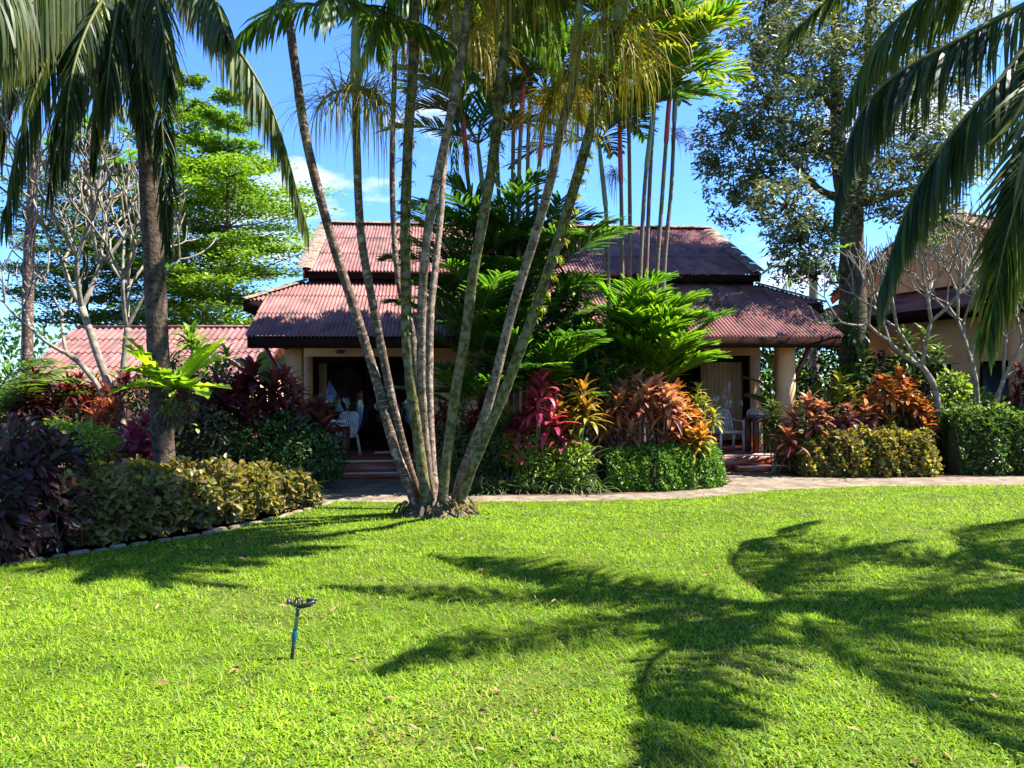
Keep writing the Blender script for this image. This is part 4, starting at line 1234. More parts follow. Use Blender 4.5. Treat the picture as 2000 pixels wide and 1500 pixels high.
for (x, y, s, dd, nn_) in [(1420, 260, 75, 19, 1500), (1480, 330, 80, 18.5, 1700), (1440, 390, 60, 19, 1000), (1530, 400, 70, 18.6, 1300), (1560, 290, 80, 19.5, 1700),
                           (1500, 200, 85, 19.5, 1800), (1590, 190, 80, 18.6, 1500), (1480, 100, 85, 19, 1700), (1560, 80, 90, 19.6, 1800), (1640, 120, 80, 18.5, 1500),
                           (1600, 0, 100, 19, 1900), (1500, 10, 90, 19.5, 1700), (1700, 40, 100, 19, 1800), (1720, 160, 80, 19.5, 1300), (1780, 250, 80, 19, 1400),
                           (1740, 320, 75, 19.4, 1200), (1830, 330, 75, 18.8, 1200), (1890, 290, 70, 19, 1000), (1560, 470, 65, 19, 1000), (1610, 440, 55, 19.4, 800),
                           (1700, 390, 55, 18.6, 800), (1780, 400, 55, 19, 700), (1620, 300, 60, 18.4, 900), (1850, 150, 90, 19.5, 1300), (1800, 60, 100, 19.5, 1500),
                           (1590, 540, 45, 20, 500), (1540, 520, 40, 19.6, 350), (1390, 320, 40, 19, 400), (1850, 430, 45, 19, 400), (1600, -110, 110, 19, 1800), (1720, -110, 110, 19, 1800), (1920, 60, 90, 19.5, 1200)]:
    dd += rnd.uniform(-2.2, .6)
    cl.append((W(x, y, dd), s / F * dd, nn_))
big_tree('broadleaf_tree', 'large dark broadleaf tree with forked trunk behind the right end of the bungalow', b, {'limbs': limbs, 'clumps': cl}, BLEAF)

# ------------------------------------------------------------------ bare frangipani trees
def frangipani(label, b, starts, levels=5, L0=.8, leaves=8, upw=.45):
    T = thing('frangipani_tree', label, 'tree', tuple(b))
    tips = []
    def grow(mb, a, d, Ln, r, lev):
        d = nrm(d)
        bend = nrm(np.cross(d, rng.normal(0, 1, 3))) * .22
        e = a + d * Ln + np.array([0, 0, upw * Ln * .35])
        mid = a + d * Ln * .55 - np.array([0, 0, upw * .05]) + bend * Ln * .25
        p = bez(a, mid, e, 6)
        mb.tube(p, np.linspace(r, r * .8, 6), 6, cap=True)
        if lev == 0:
            tips.append((e, nrm(p[-1] - p[-2]))); return
        nd = nrm(p[-1] - p[-2])
        k = 3 if rnd.random() < .35 else 2
        ax0 = nrm(np.cross(nd, rng.normal(0, 1, 3))); ax1 = np.cross(nd, ax0)
        ph = U(0, 6.28)
        for j in range(k):
            t = ph + j * 2 * PI / k
            sp_ = U(.45, .8)
            grow(mb, e, nd * math.cos(sp_) + (ax0 * math.cos(t) + ax1 * math.sin(t)) * math.sin(sp_) + np.array([0, 0, .12]), Ln * U(.68, .92), max(r * .74, .0105), lev - 1 if rnd.random() > .12 else max(0, lev - 2))
    for (a, e, r, lev, Ln) in starts:
        mb = MB()
        p = smooth_path(a, 14)
        mb.tube(p, np.linspace(r, r * .75, 14), 9, wob=.04)
        dd = nrm(p[-1] - p[-2])
        for (vx, vy, vz) in e:
            grow(mb, p[-1], np.array([vx, vy, vz], float), Ln, r * .62, lev)
        mb.build('trunk', M['frangi'], T, smooth=True)
    rnd.shuffle(tips)
    for (e, dd) in tips[:leaves]:
        mb = MB()
        n = 7
        az = np.arange(n) * 2.4
        straps(mb, np.tile(e, (n, 1)), np.stack([np.cos(az), np.sin(az), U(.2, 1.0, n)], 1), U(.14, .26, n), .075, pal([(.07, .17, .015), (.14, .26, .02)], n), .6, 5, .2, 'oval')
        mb.build('leaf_tuft', M['leaf'], T)
    return T
d = 12.4
b = np.array([W(235, 860, d)[0], d, 0])
frangipani('bare grey frangipani tree left of the coconut trunk', b, [
    ([b - [0, 0, .05], W(225, 800, d), W(190, 690, d), W(160, 600, d)], [(-.5, .1, .9), (.1, -.4, 1), (.25, .4, 1)], .075, 5, .72),
    ([b + [.05, .05, 0], W(238, 780, d + .2), W(245, 680, d + .3), W(248, 640, d + .3)], [(.5, .1, .9), (-.2, .5, 1), (.1, -.4, 1)], .06, 4, .72),
    ([b + [-.05, -.05, 0], W(205, 790, d - .2), W(165, 720, d - .3), W(130, 690, d - .4)], [(-.8, -.2, .5), (-.3, .3, .9)], .05, 4, .6)], leaves=9)
d = 15.4
b = np.array([W(1835, 860, d)[0], d, 0])
frangipani('bare spreading frangipani tree above the orange cordylines at right', b, [
    ([b - [0, 0, .05], W(1832, 800, d), W(1822, 750, d), W(1800, 715, d)], [(-.9, -.1, .5), (-.5, .3, .9), (.1, -.3, 1)], .075, 5, .8),
    ([b + [.75, .1, 0], W(1908, 800, d + .2), W(1904, 740, d + .2), W(1895, 700, d + .2)], [(-.3, .1, 1), (.5, .2, .8), (.1, .5, 1)], .065, 5, .74),
    ([b + [1.1, -.1, 0], W(1945, 800, d - .1), W(1960, 740, d - .1)], [(.5, 0, .8), (.8, .2, .5), (-.1, -.3, 1)], .055, 4, .72)], leaves=7)

# ------------------------------------------------------------------ cordylines, dracaenas and other bedding plants
def rosette(mb, c, n, Ln, Wd, cols, elo=-15, ehi=80, spread=.22, droop=(.4, 1.1), K=5, fold=.35, prof='strap', tipc=None, colz=None):
    f = (np.arange(n) + .5) / n
    az = np.arange(n) * 2.39996 + U(0, 6.28)
    e = np.radians(elo + (ehi - elo) * f ** .8) + rng.normal(0, .12, n)
    d = np.stack([np.cos(az) * np.cos(e), np.sin(az) * np.cos(e), np.sin(e)], 1)
    P = np.asarray(c) + np.array([0, 0, 1]) * (f * spread - spread)[:, None]
    cc = pal(cols, n, .25) if colz is None else pal(cols, n, .2) * (1 - f[:, None] * .8) + pal(colz, n, .2) * f[:, None] * .8
    straps(mb, P, d, Ln * U(.75, 1.1, n) * (1 - .25 * f), Wd * U(.8, 1.15, n), cc, U(*droop, n), K, fold, prof, tip=tipc)

def cordyline(label, base, heads, cols, Ln=.42, Wd=.085, n=26, colz=None, name='cordyline', cat='shrub', group=None, mat='leaf_thick', **k):
    base = np.asarray(base, float)
    T = thing(name, label, cat, tuple(base), group=group)
    mb = MB()
    if name == 'cordyline':
        heads = list(heads) + [h + np.array([U(-.2, .2), U(-.22, .1), U(-.38, -.12)]) for h in heads]
        Ln, Wd, n = Ln * 1.08, Wd * 1.12, int(n * 1.2)
    for h in heads:
        h = np.asarray(h, float)
        off = np.array([(h[0] - base[0]) * .25, (h[1] - base[1]) * .25, 0])
        p = bez(base + off - [0, 0, .03], base + off * 2 + [0, 0, h[2] * .5], h, 8)
        mb.tube(p, np.linspace(.017, .013, 8), 6)
    mb.build('stems', M['frangi'], T, smooth=True)
    for h in heads:
        mb = MB()
        q = U(.72, 1.18)
        rosette(mb, h + rng.normal(0, .02, 3), int(n * U(.75, 1.15)), Ln * q, Wd * U(.8, 1.15), cols, colz=colz, **dict(dict(droop=(.4, 1.5)), **k))
        mb.build('leaf_rosette', M[mat], T)
    return T

def heads_px(lst, d, j=.25):
    return [W(x, y, d + U(-j, j)) for x, y in lst]
def base_px(px, d): return np.array([(px - 1000) / F * d, d, 0.01])

COPPER = [(.18, .045, .03), (.30, .09, .045), (.36, .16, .07)]
ORANGE = [(.34, .09, .022), (.40, .15, .03), (.36, .22, .035)]
MAGENTA = [(.26, .025, .06), (.42, .06, .11), (.20, .02, .04)]
PURPLE = [(.06, .022, .03), (.10, .03, .042), (.16, .045, .05)]
REDC = [(.10, .016, .016), (.18, .03, .022), (.06, .014, .014)]
YELG = [(.16, .20, .02), (.28, .28, .03), (.10, .15, .018)]
SALMON = [(.46, .21, .15), (.50, .30, .18), (.38, .11, .08)]

cordyline('magenta-leaved cordyline beside the leaning palm trunks', base_px(1045, 12.5), heads_px([(1042, 790), (1058, 745), (1030, 830), (1075, 815)], 12.45, .12), MAGENTA, .5, .10, 24, elo=-20, ehi=85)
cordyline('pink-veined orange cordyline behind the magenta one', base_px(1090, 13.1), heads_px([(1085, 735), (1118, 765), (1065, 725)], 13.1, .1), ORANGE + COPPER, .36, .07, 26, colz=ORANGE)
cordyline('yellow and orange cordyline right of the magenta one', base_px(1115, 12.6), heads_px([(1105, 830), (1130, 790), (1092, 800), (1140, 760)], 12.6, .1), YELG, .40, .075, 26, colz=ORANGE)
cordyline('coppery cordyline at left end behind the clipped hedge', base_px(1215, 12.95), heads_px([(1205, 785), (1225, 760), (1195, 820), (1240, 800), (1225, 835)], 12.9, .25), COPPER, .38, .085, 26, colz=SALMON)
cordyline('tallest salmon cordyline in the middle behind the clipped hedge', base_px(1285, 13.0), heads_px([(1245, 745), (1285, 750), (1270, 790), (1310, 770), (1290, 825), (1325, 805)], 12.95, .3), SALMON + COPPER, .40, .09, 26, colz=SALMON)
cordyline('yellow-orange cordyline at right end behind the clipped hedge', base_px(1345, 13.0), heads_px([(1325, 765), (1345, 800), (1330, 830), (1358, 815), (1300, 840), (1350, 845)], 12.95, .25), ORANGE + YELG, .38, .08, 26, colz=ORANGE)
cordyline('lime green dracaena sprig before the right glass door', base_px(1372, 13.4), heads_px([(1368, 760), (1375, 790)], 13.3, .1), YELG, .26, .05, 30)
cordyline('dull red cordyline between the pale palm trunks', base_px(862, 13.4), heads_px([(862, 800), (858, 850)], 13.4, .1), REDC + SALMON[2:], .36, .075, 22)
cordyline('small dark red cordyline behind the right leaning trunks', base_px(940, 13.2), heads_px([(942, 790), (925, 820)], 13.2, .1), REDC, .36, .08, 18)
cordyline('small green and yellow cordyline below the mossy leaning trunk', base_px(990, 12.9), heads_px([(992, 812)], 12.9, .05), YELG, .36, .08, 16)
# right bed
cordyline('yellow-green cordyline beside the right porch column', base_px(1640, 15.7), heads_px([(1640, 745), (1660, 770), (1625, 775), (1615, 800)], 15.6, .2), YELG, .42, .085, 22)
cordyline('large orange-red cordyline mound beneath the right frangipani', base_px(1745, 15.7), heads_px([(1725, 745), (1750, 735), (1775, 755), (1700, 765), (1740, 775), (1790, 785), (1765, 800), (1715, 800), (1690, 790), (1810, 805), (1740, 820)], 15.5, .35), COPPER + ORANGE, .40, .085, 26, colz=ORANGE)
cordyline('wine red cordyline at the foot of the right porch column', base_px(1570, 15.0), heads_px([(1575, 790), (1555, 815), (1590, 820), (1605, 790)], 14.9, .2), PURPLE + REDC, .42, .10, 22, colz=SALMON)
cordyline('dark plum cordyline behind the middle of the right copper-leaf hedge', base_px(1660, 15.1), heads_px([(1660, 800), (1680, 830), (1640, 825), (1690, 800)], 15.0, .2), PURPLE, .40, .10, 24, colz=SALMON)
cordyline('narrow green dracaena beside the right terrace table', base_px(1510, 15.0), heads_px([(1512, 800), (1500, 830), (1520, 845)], 15.0, .1), [(.05, .09, .02), (.09, .12, .03)], .42, .04, 34)
cordyline('red cordyline at the far right edge before the neighbouring wall', base_px(1985, 15.5), heads_px([(1995, 720), (2010, 760), (1985, 770)], 15.5, .2), REDC + COPPER, .4, .07, 26)
cordyline('small pink cordyline peeping over the right green hedge', base_px(1960, 15.3), heads_px([(1958, 795), (1945, 805)], 15.3, .1), SALMON + MAGENTA[:1], .32, .08, 16)
# left bed
cordyline('magenta cordyline close to the left of the coconut trunk', base_px(275, 10.9), heads_px([(283, 825), (262, 850), (280, 880)], 10.7, .1), [(.26, .03, .08), (.16, .02, .05), (.32, .07, .12)], .46, .10, 15)
cordyline('large purple cordyline right of the bird nest fern', base_px(480, 13.0), heads_px([(470, 745), (495, 725), (455, 780), (510, 775), (535, 750), (480, 810), (430, 770)], 12.8, .3), PURPLE + REDC, .52, .10, 24, colz=[(.16, .02, .03), (.10, .03, .04)])
cordyline('tall purple cordyline at the left porch column', base_px(555, 13.4), heads_px([(555, 735), (575, 770), (540, 800), (565, 820)], 13.3, .2), PURPLE, .50, .10, 22, colz=SALMON[2:])
cordyline('broad-leaved bronze cordyline before the left glass door', base_px(625, 13.6), heads_px([(628, 790), (640, 805), (612, 800)], 13.5, .1), [(.14, .05, .03), (.20, .07, .045), (.09, .03, .025)], .50, .15, 13, elo=0)
cordyline('red fine-leaved cordyline in front of the pink outbuilding', base_px(165, 13.2), heads_px([(150, 740), (185, 755), (210, 770), (165, 780), (130, 760)], 13.0, .3), REDC, .42, .055, 34, colz=[(.30, .05, .03), (.20, .04, .03)])
cordyline('orange-red fine-leaved cordyline left of the magenta one', base_px(205, 12.2), heads_px([(200, 790), (225, 800), (185, 815), (215, 830)], 12.0, .2), COPPER, .36, .04, 34, colz=[(.34, .10, .05)])
cordyline('dark maroon cordyline at the far left edge', base_px(70, 12.6), heads_px([(60, 745), (90, 760), (110, 785), (75, 790), (40, 780)], 12.4, .3), REDC[2:] + PURPLE, .44, .06, 30, colz=REDC)
cordyline('dark plum cordyline behind the coconut trunk', base_px(345, 12.6), heads_px([(360, 780), (385, 800), (335, 790), (400, 760), (250, 745)], 12.5, .2), PURPLE, .45, .08, 24)
# dracaenas
cordyline('lime green dracaena rising between coconut trunk and roof', base_px(374, 14.6), heads_px([(374, 655), (380, 690)], 14.5, .05), [(.10, .19, .02), (.17, .27, .03)], .62, .10, 30, name='dracaena', mat='leaf', elo=-10)
cordyline('yellow-green dracaena right of the bird nest fern', base_px(440, 14.0), heads_px([(442, 690), (420, 715)], 14.0, .1), [(.10, .18, .02), (.16, .24, .03)], .5, .07, 28, name='dracaena', mat='leaf')
DRAC = [(.025, .065, .014), (.04, .095, .02), (.07, .13, .025)]
dr = [(1105, 560), (1125, 590), (1145, 640), (1120, 680), (1140, 720), (1105, 630), (1085, 600), (1160, 690), (1110, 740)]
cordyline('glossy dark green dracaena column between the two red-stemmed palm clumps', base_px(1125, 13.7), heads_px(dr, 13.6, .12), DRAC, .74, .085, 42, name='dracaena', mat='leaf_thick', elo=-40, spread=.5, droop=(.6, 1.5))
cordyline('dark dracaena column in front of the broadleaf trunk', base_px(1665, 17.2), heads_px([(1660, 610), (1665, 660), (1670, 700), (1655, 740), (1690, 690)], 17.1, .15), DRAC, .66, .085, 40, name='dracaena', elo=-40, spread=.6, droop=(.6, 1.5))
cordyline('green dracaena behind the right frangipani branches', base_px(1800, 17.0), heads_px([(1770, 660), (1810, 655), (1790, 700), (1830, 690), (1760, 710), (1815, 730)], 16.8, .2), DRAC + [(.12, .19, .03)], .6, .08, 36, name='dracaena', elo=-30, spread=.5, droop=(.6, 1.4))

# broad-leaved bananas / heliconias: each leaf is a part
def broad_plant(label, base, leaves, cols, name='heliconia'):
    T = thing(name, label, 'plant', tuple(base))
    base = np.asarray(base, float)
    for (px, py, d, az, el, Ln, Wd) in leaves:
        tipb = W(px, py, d)
        mb = MB()
        dv = np.array([math.cos(az) * math.cos(el), math.sin(az) * math.cos(el), math.sin(el)])
        mb.tube(bez(base + [U(-.1, .1), U(-.1, .1), 0], (base + tipb) / 2 + rng.normal(0, .04, 3), tipb, 6), np.linspace(.025, .014, 6), 6, (.10, .16, .03))
        straps(mb, [tipb], [dv], Ln, Wd, pal(cols, 1), U(.3, .7), 10, .22, 'broad', roll=U(-.5, .5), wave=.05)
        mb.build('leaf', M['leaf'], T)
    return T
BAN = [(.06, .15, .02), (.10, .21, .025), (.15, .27, .03)]
lv = []
for (x, y) in [(1505, 760), (1520, 735), (1530, 775), (1500, 790), (1515, 800), (1540, 745)]:
    lv.append((x, y, 16.9 + U(-.2, .2), U(0, 6.28), U(.5, 1.4), U(.6, .8), U(.26, .34)))
broad_plant('broad-leaved banana plant seen left of the right porch column', base_px(1515, 17.0), lv, BAN)
lv = []
for (x, y) in [(1575, 780), (1600, 740), (1620, 760), (1590, 790), (1610, 775), (1570, 740), (1630, 730)]:
    lv.append((x, y, 17.0 + U(-.2, .2), U(0, 6.28), U(.4, 1.4), U(.6, .85), U(.28, .36)))
broad_plant('broad-leaved banana plant seen right of the right porch column', base_px(1600, 17.1), lv, BAN)
lv = [(518, 745, 15.6, 2.0, 1.3, .75, .32), (535, 735, 15.8, .5, 1.1, .7, .3), (500, 735, 15.5, 2.8, .9, .7, .3), (550, 750, 15.9, 1.0, 1.3, .7, .28), (480, 740, 15.4, 3.4, 1.1, .6, .26), (525, 760, 15.4, -1.5, .9, .6, .28)]
broad_plant('bright green banana plant beside the left end of the porch', base_px(520, 15.8), lv, BAN)

# bird nest fern: each leaf is a part
fc = W(350, 762, 10.15)
BN = thing('bird_nest_fern', 'big lime bird nest fern growing on the coconut trunk', 'fern', tuple(fc))
for i in range(30):
    az = i * 2.4 + U(-.2, .2)
    el = math.radians(12 + 58 * ((i * 7) % 30) / 30)
    mb = MB()
    dv = np.array([math.cos(az) * math.cos(el), math.sin(az) * math.cos(el) - .25, math.sin(el)])
    straps(mb, [fc + np.array([math.cos(az) * .05, math.sin(az) * .05 - .12, 0])], [dv], U(.72, .98), U(.20, .27), pal([(.18, .32, .015), (.25, .38, .02), (.30, .40, .025)], 1), U(.3, .9), 14, .3, 'nest', wave=.2)
    mb.build('leaf', M['leaf'], BN)
mb = MB()
n = 260
v = nrm(rng.normal(0, 1, (n, 3)))
straps(mb, fc + v * np.array([.22, .18, .2]) + [0, -.1, -.2], v + [0, 0, -.3], U(.06, .16, n), .03, pal([(.05, .035, .02), (.09, .06, .03), (.03, .025, .015)], n), 1.0, 3, .2, 'strap')
mb.build('root_ball', M['stalk'], BN)
ep = W(352, 800, 10.25)
T = thing('climbing_plant', 'small pale lime vine hanging below the bird nest fern', 'vine', tuple(ep))
mb = MB()
n = 60
straps(mb, ep + rng.normal(0, 1, (n, 3)) * np.array([.12, .05, .18]) + [0, -.2, 0], rng.normal(0, .7, (n, 3)) + [0, -.4, 0], U(.09, .17, n), .055, pal([(.16, .24, .03), (.26, .32, .06), (.08, .14, .02)], n), .9, 4, .2, 'oval')
mb.build('leaves', M['leaf'], T)
mb = MB(); mb.tube(branch_path(ep + [0, -.16, .25], (0.05, 0, -1), .6, 6, 0, .1), .008, 5, (.1, .1, .04)); mb.build('stem', M['stalk'], T)

# areca palms at far left edge
def areca(label, base, n, Lf, cols, seed=0):
    T = thing('areca_palm', label, 'palm', tuple(base))
    base = np.asarray(base, float)
    mb = MB()
    for k in range(5):
        q = base + np.array([U(-.2, .2), U(-.2, .2), 0])
        tp = q + np.array([U(-.2, .2), U(-.2, .2), U(.8, 1.5)])
        mb.tube(bez(q - [0, 0, .05], (q + tp) / 2, tp, 6), [.035, .03, .03, .028, .025, .02], 7, cap=False)
    mb.build('stems', M['sheath_green'], T, smooth=True)
    crown(T, base + [0, 0, 1.1], n, Lf, 34, .5, .035, cols, e_lo=30, e_hi=85, fall=.25, hang=.15, droop=.5)
    return T
areca('bushy green areca palm at the far left edge before the outbuilding', base_px(-20, 12.0), 13, 2.1, [(.03, .08, .012), (.06, .13, .018), (.11, .19, .025)])
areca('light green areca palm behind the far left cordylines', base_px(35, 14.5), 11, 2.3, [(.07, .14, .02), (.12, .2, .03)])

# ------------------------------------------------------------------ hedges and shrubs
def hedge(name, label, line, hw, ht, leaf, cols, n, aspect=.5, rough=.06, cat='hedge', mat='leaf', jit=.5, sq=3.0, out=.45, topcols=None):
    """line: [(x,y,height factor,width factor)] centre line on the ground"""
    ln = np.array(line, float)
    T = thing(name, label, cat, (ln[0][0], ln[0][1], 0))
    seg = np.concatenate([[0], np.cumsum(np.linalg.norm(np.diff(ln[:, :2], axis=0), axis=1))])
    tot = seg[-1]
    def at(t):
        return np.stack([np.interp(t, seg, ln[:, k]) for k in range(4)], -1)
    def surf(t, a, shrink):
        # t along with rounded ends, a = angle 0..pi over the cross-section
        c = at(np.clip(t, 0, tot)); e = .02
        tg = nrm(at(np.clip(t + e, 0, tot))[..., :2] - at(np.clip(t - e, 0, tot))[..., :2])
        sd = np.stack([tg[..., 1], -tg[..., 0]], -1)
        r = hw * c[..., 3]; h = ht * c[..., 2]
        endf = np.clip(np.minimum(t + r * .6, tot + r * .6 - t) / (r * .9), .05, 1)
        endf = np.sqrt(1 - (1 - endf) ** 2)
        ca, sa = np.cos(a), np.sin(a)
        k = (np.abs(ca) ** sq + np.abs(sa) ** sq) ** (-1 / sq)
        x = ca * k * r * endf * shrink; z = sa * k * h * (.55 + .45 * endf) * shrink
        over = t - np.clip(t, 0, tot)
        P = np.concatenate([c[..., :2] + sd * x[..., None] + tg * over[..., None], z[..., None]], -1)
        Nn = np.concatenate([sd * (np.sign(ca) * np.abs(ca) ** (sq - 1))[..., None] + tg * (over * 1.5)[..., None], (np.abs(sa) ** (sq - 1))[..., None]], -1)
        return P, Nn
    # dark twiggy core
    tt = np.linspace(-hw * .4, tot + hw * .4, 40); aa = np.linspace(0.0, PI, 13)
    TT, AA = np.meshgrid(tt, aa, indexing='ij')
    P, _ = surf(TT.ravel(), AA.ravel(), .80)
    P = P + rng.normal(0, .015, P.shape); P[:, 2] = np.maximum(P[:, 2], .02)
    i = (np.arange(39)[:, None] * 13 + np.arange(12)[None]).ravel()
    m = MB(); m.add(P, np.stack([i, i + 1, i + 14, i + 13], 1)); m.build('twig_core', M['twig'], T)
    t = U(-hw * .55, tot + hw * .55, n)
    a = U(0.02, PI - .02, n)
    sh = 1 - np.abs(rng.normal(0, .09, n)) + .02
    P, Nn = surf(t, a, sh)
    bumps = rough * (np.sin(P[:, 0] * 9 + 1.3) * np.sin(P[:, 1] * 8) + .6 * np.sin(P[:, 0] * 21 + P[:, 2] * 13) + .5 * rng.normal(0, 1, n))
    P = P + nrm(Nn) * bumps[:, None]
    P[:, 2] = np.maximum(P[:, 2], .03)
    c = pal(cols, n)
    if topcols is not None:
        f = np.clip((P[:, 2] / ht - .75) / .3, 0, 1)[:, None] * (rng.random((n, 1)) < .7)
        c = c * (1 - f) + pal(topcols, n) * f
    m = MB(); cloud(m, P, Nn, leaf, c, aspect, out, jit)
    m.build('foliage', M[mat], T)
    return T

MOTL = [(.05, .085, .014), (.11, .13, .022), (.17, .11, .04), (.24, .22, .03), (.09, .04, .03), (.27, .21, .06)]
CLIP = [(.07, .16, .014), (.10, .21, .02), (.16, .28, .03)]
MOTT = [(.06, .09, .016), (.14, .15, .025), (.22, .13, .04), (.30, .28, .03), (.11, .045, .03), (.34, .26, .07)]
hedge('clipped_hedge', 'clipped bright green hedge curving along the path', [(1.55, 12.75, .88, .9), (2.2, 12.78, .97, 1), (2.9, 13.0, 1, 1), (3.35, 13.35, 1.02, .95)], .5, .74, .062, CLIP, 16000, .55, .02, jit=.6)
hedge('copperleaf_hedge', 'mottled yellow and brown copper-leaf hedge in front of the coconut trunk', [(-5.0, 8.3, 1.1, 1), (-4.5, 9.0, 1.08, 1), (-4.05, 9.9, 1.0, 1), (-3.6, 10.7, .82, .9), (-3.15, 11.3, .60, .75)], .52, .66, .10, MOTL, 11000, .62, .07, jit=.9, sq=2.2, topcols=[(.26, .25, .03), (.20, .12, .05), (.12, .13, .02)])
hedge('copperleaf_hedge', 'mottled yellow and brown copper-leaf hedge right of the right steps', [(5.6, 14.85, .9, .9), (6.3, 14.65, 1, 1), (7.2, 14.65, 1.0, 1), (8.0, 14.75, .92, 1)], .5, .80, .095, MOTT, 10000, .62, .07, jit=.9, sq=2.2)
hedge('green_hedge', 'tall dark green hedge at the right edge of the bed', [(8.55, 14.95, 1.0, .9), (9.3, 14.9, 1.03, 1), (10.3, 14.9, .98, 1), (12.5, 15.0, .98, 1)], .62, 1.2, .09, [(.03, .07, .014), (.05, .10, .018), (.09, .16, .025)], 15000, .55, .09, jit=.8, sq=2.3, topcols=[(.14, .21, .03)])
hedge('green_hedge', 'low dark green hedge behind the right copper-leaf hedge', [(7.2, 15.5, .95, .8), (7.9, 15.5, 1, .8), (8.5, 15.4, 1.05, .8)], .4, 1.12, .075, [(.025, .06, .012), (.045, .09, .016), (.08, .14, .022)], 5500, .55, .05, jit=.7)

def shrub(name, label, blobs, leaf, cols, per, aspect=.5, mat='leaf', cat='shrub', out=.5, jit=.6, droop=.1, stems=True, shell=.35):
    c0 = np.array(blobs[0][0], float)
    T = thing(name, label, cat, (c0[0], c0[1], 0))
    m = MB(); sm = MB()
    for (c, r) in blobs:
        c = np.array(c, float); r = np.array(r, float)
        n = int(per * (r[0] * r[1] + r[0] * r[2] + r[1] * r[2]))
        v = nrm(rng.normal(0, 1, (n, 3)))
        k = (1 - shell * rng.random((n, 1)) ** 1.5) * (1 + .12 * np.sin(v[:, :1] * 9 + c[0]) * np.sin(v[:, 1:2] * 8 + v[:, 2:] * 7))
        P = c + v * r * k
        P[:, 2] = np.maximum(P[:, 2], .03)
        cloud(m, P, v, leaf, cols, aspect, out, jit, droop=droop)
        for j in range(7):
            e = c + nrm(rng.normal(0, 1, 3)) * r * .85
            e[2] = max(e[2], .1)
            sm.tube(bez([c[0] + U(-.1, .1), c[1] + U(-.1, .1), 0], (c[0], c[1], e[2] * .5), e, 5), np.linspace(.013, .005, 5), 5, cap=False)
    m.build('foliage', M[mat], T)
    sm.build('stems', M['bark'], T)
    return T
def wb(px, py, d, r): return (W(px, py, d), r)
shrub('purple_shrub', 'dark purple-leaved shrub at the left edge beside the lawn', [wb(10, 940, 7.9, (.48, .45, .48)), wb(85, 925, 8.3, (.36, .4, .44)), wb(30, 880, 8.4, (.42, .4, .36)), wb(110, 1000, 8.0, (.28, .3, .36)), wb(-50, 1000, 7.4, (.45, .4, .45)), wb(0, 1040, 7.4, (.34, .3, .3)), wb(125, 900, 8.6, (.2, .2, .3))], .15,
      [(.028, .012, .016), (.05, .02, .025), (.025, .027, .015), (.09, .035, .042), (.035, .037, .02)], 900, .40, 'leaf_thick', out=.6, droop=.25)
shrub('flowering_shrub', 'dark green leafy shrub left of the left steps', [wb(600, 890, 12.7, (.55, .5, .42)), wb(520, 880, 12.6, (.55, .5, .48)), wb(440, 880, 12.4, (.55, .5, .5)), wb(560, 850, 13.0, (.55, .5, .4)), wb(635, 905, 12.9, (.32, .4, .32))], .10,
      [(.022, .065, .016), (.035, .09, .02), (.06, .13, .028)], 1300, .5, 'leaf_thick')
shrub('lime_shrub', 'feathery lime shrub at the front of the centre bed', [wb(1085, 905, 12.5, (.5, .35, .36)), wb(1030, 880, 12.6, (.42, .35, .4)), wb(1125, 900, 12.4, (.28, .3, .36)), wb(1060, 935, 12.35, (.4, .25, .24))], .075,
      [(.12, .20, .02), (.19, .27, .025), (.07, .13, .018)], 2600, .42)
shrub('green_shrub', 'darker green shrub right behind the palm trunks', [wb(960, 880, 12.9, (.45, .4, .42)), wb(910, 880, 13.2, (.42, .4, .4)), wb(990, 850, 13.0, (.35, .35, .35)), wb(895, 850, 13.4, (.35, .3, .45))], .085,
      [(.022, .06, .014), (.04, .09, .018), (.07, .12, .02)], 1900, .5)
shrub('green_shrub', 'pale-leaved shrub between the dracaena column and the salmon cordyline', [wb(1175, 760, 13.5, (.32, .3, .4)), wb(1170, 830, 13.4, (.35, .3, .4)), wb(1200, 735, 13.6, (.25, .25, .25))], .10,
      [(.05, .10, .015), (.14, .20, .03), (.03, .07, .014)], 1100, .45)
shrub('lime_shrub', 'low lime shrub left of the coconut trunk', [wb(110, 860, 11.2, (.45, .4, .3)), wb(165, 865, 11.0, (.45, .4, .28)), wb(200, 890, 10.8, (.4, .35, .3))], .09, [(.12, .20, .02), (.20, .28, .03), (.05, .10, .015)], 1500, .5)
shrub('lime_shrub', 'lime shrub behind the right frangipani trunks', [wb(1860, 770, 16.0, (.35, .35, .5)), wb(1900, 790, 16.0, (.4, .35, .35)), wb(1940, 800, 15.9, (.35, .3, .3))], .11, [(.14, .22, .03), (.22, .30, .04), (.08, .14, .02)], 1000, .5)
shrub('green_shrub', 'dark shade-loving shrub under the bird nest fern', [wb(400, 850, 12.0, (.5, .4, .45)), wb(330, 870, 11.8, (.45, .4, .4)), wb(250, 880, 11.6, (.45, .4, .35))], .10, [(.02, .04, .016), (.035, .06, .02), (.05, .03, .025)], 1200, .45, 'leaf_thick')
shrub('green_shrub', 'tall green thicket behind the cordylines at far left', [wb(20, 820, 13.4, (.7, .5, .6)), wb(90, 830, 13.6, (.6, .5, .5)), wb(250, 800, 14.2, (.8, .5, .6)), wb(330, 770, 14.6, (.7, .5, .7)), wb(420, 780, 14.8, (.7, .5, .7))], .13, [(.02, .05, .014), (.04, .09, .02), (.06, .05, .025)], 800, .4)
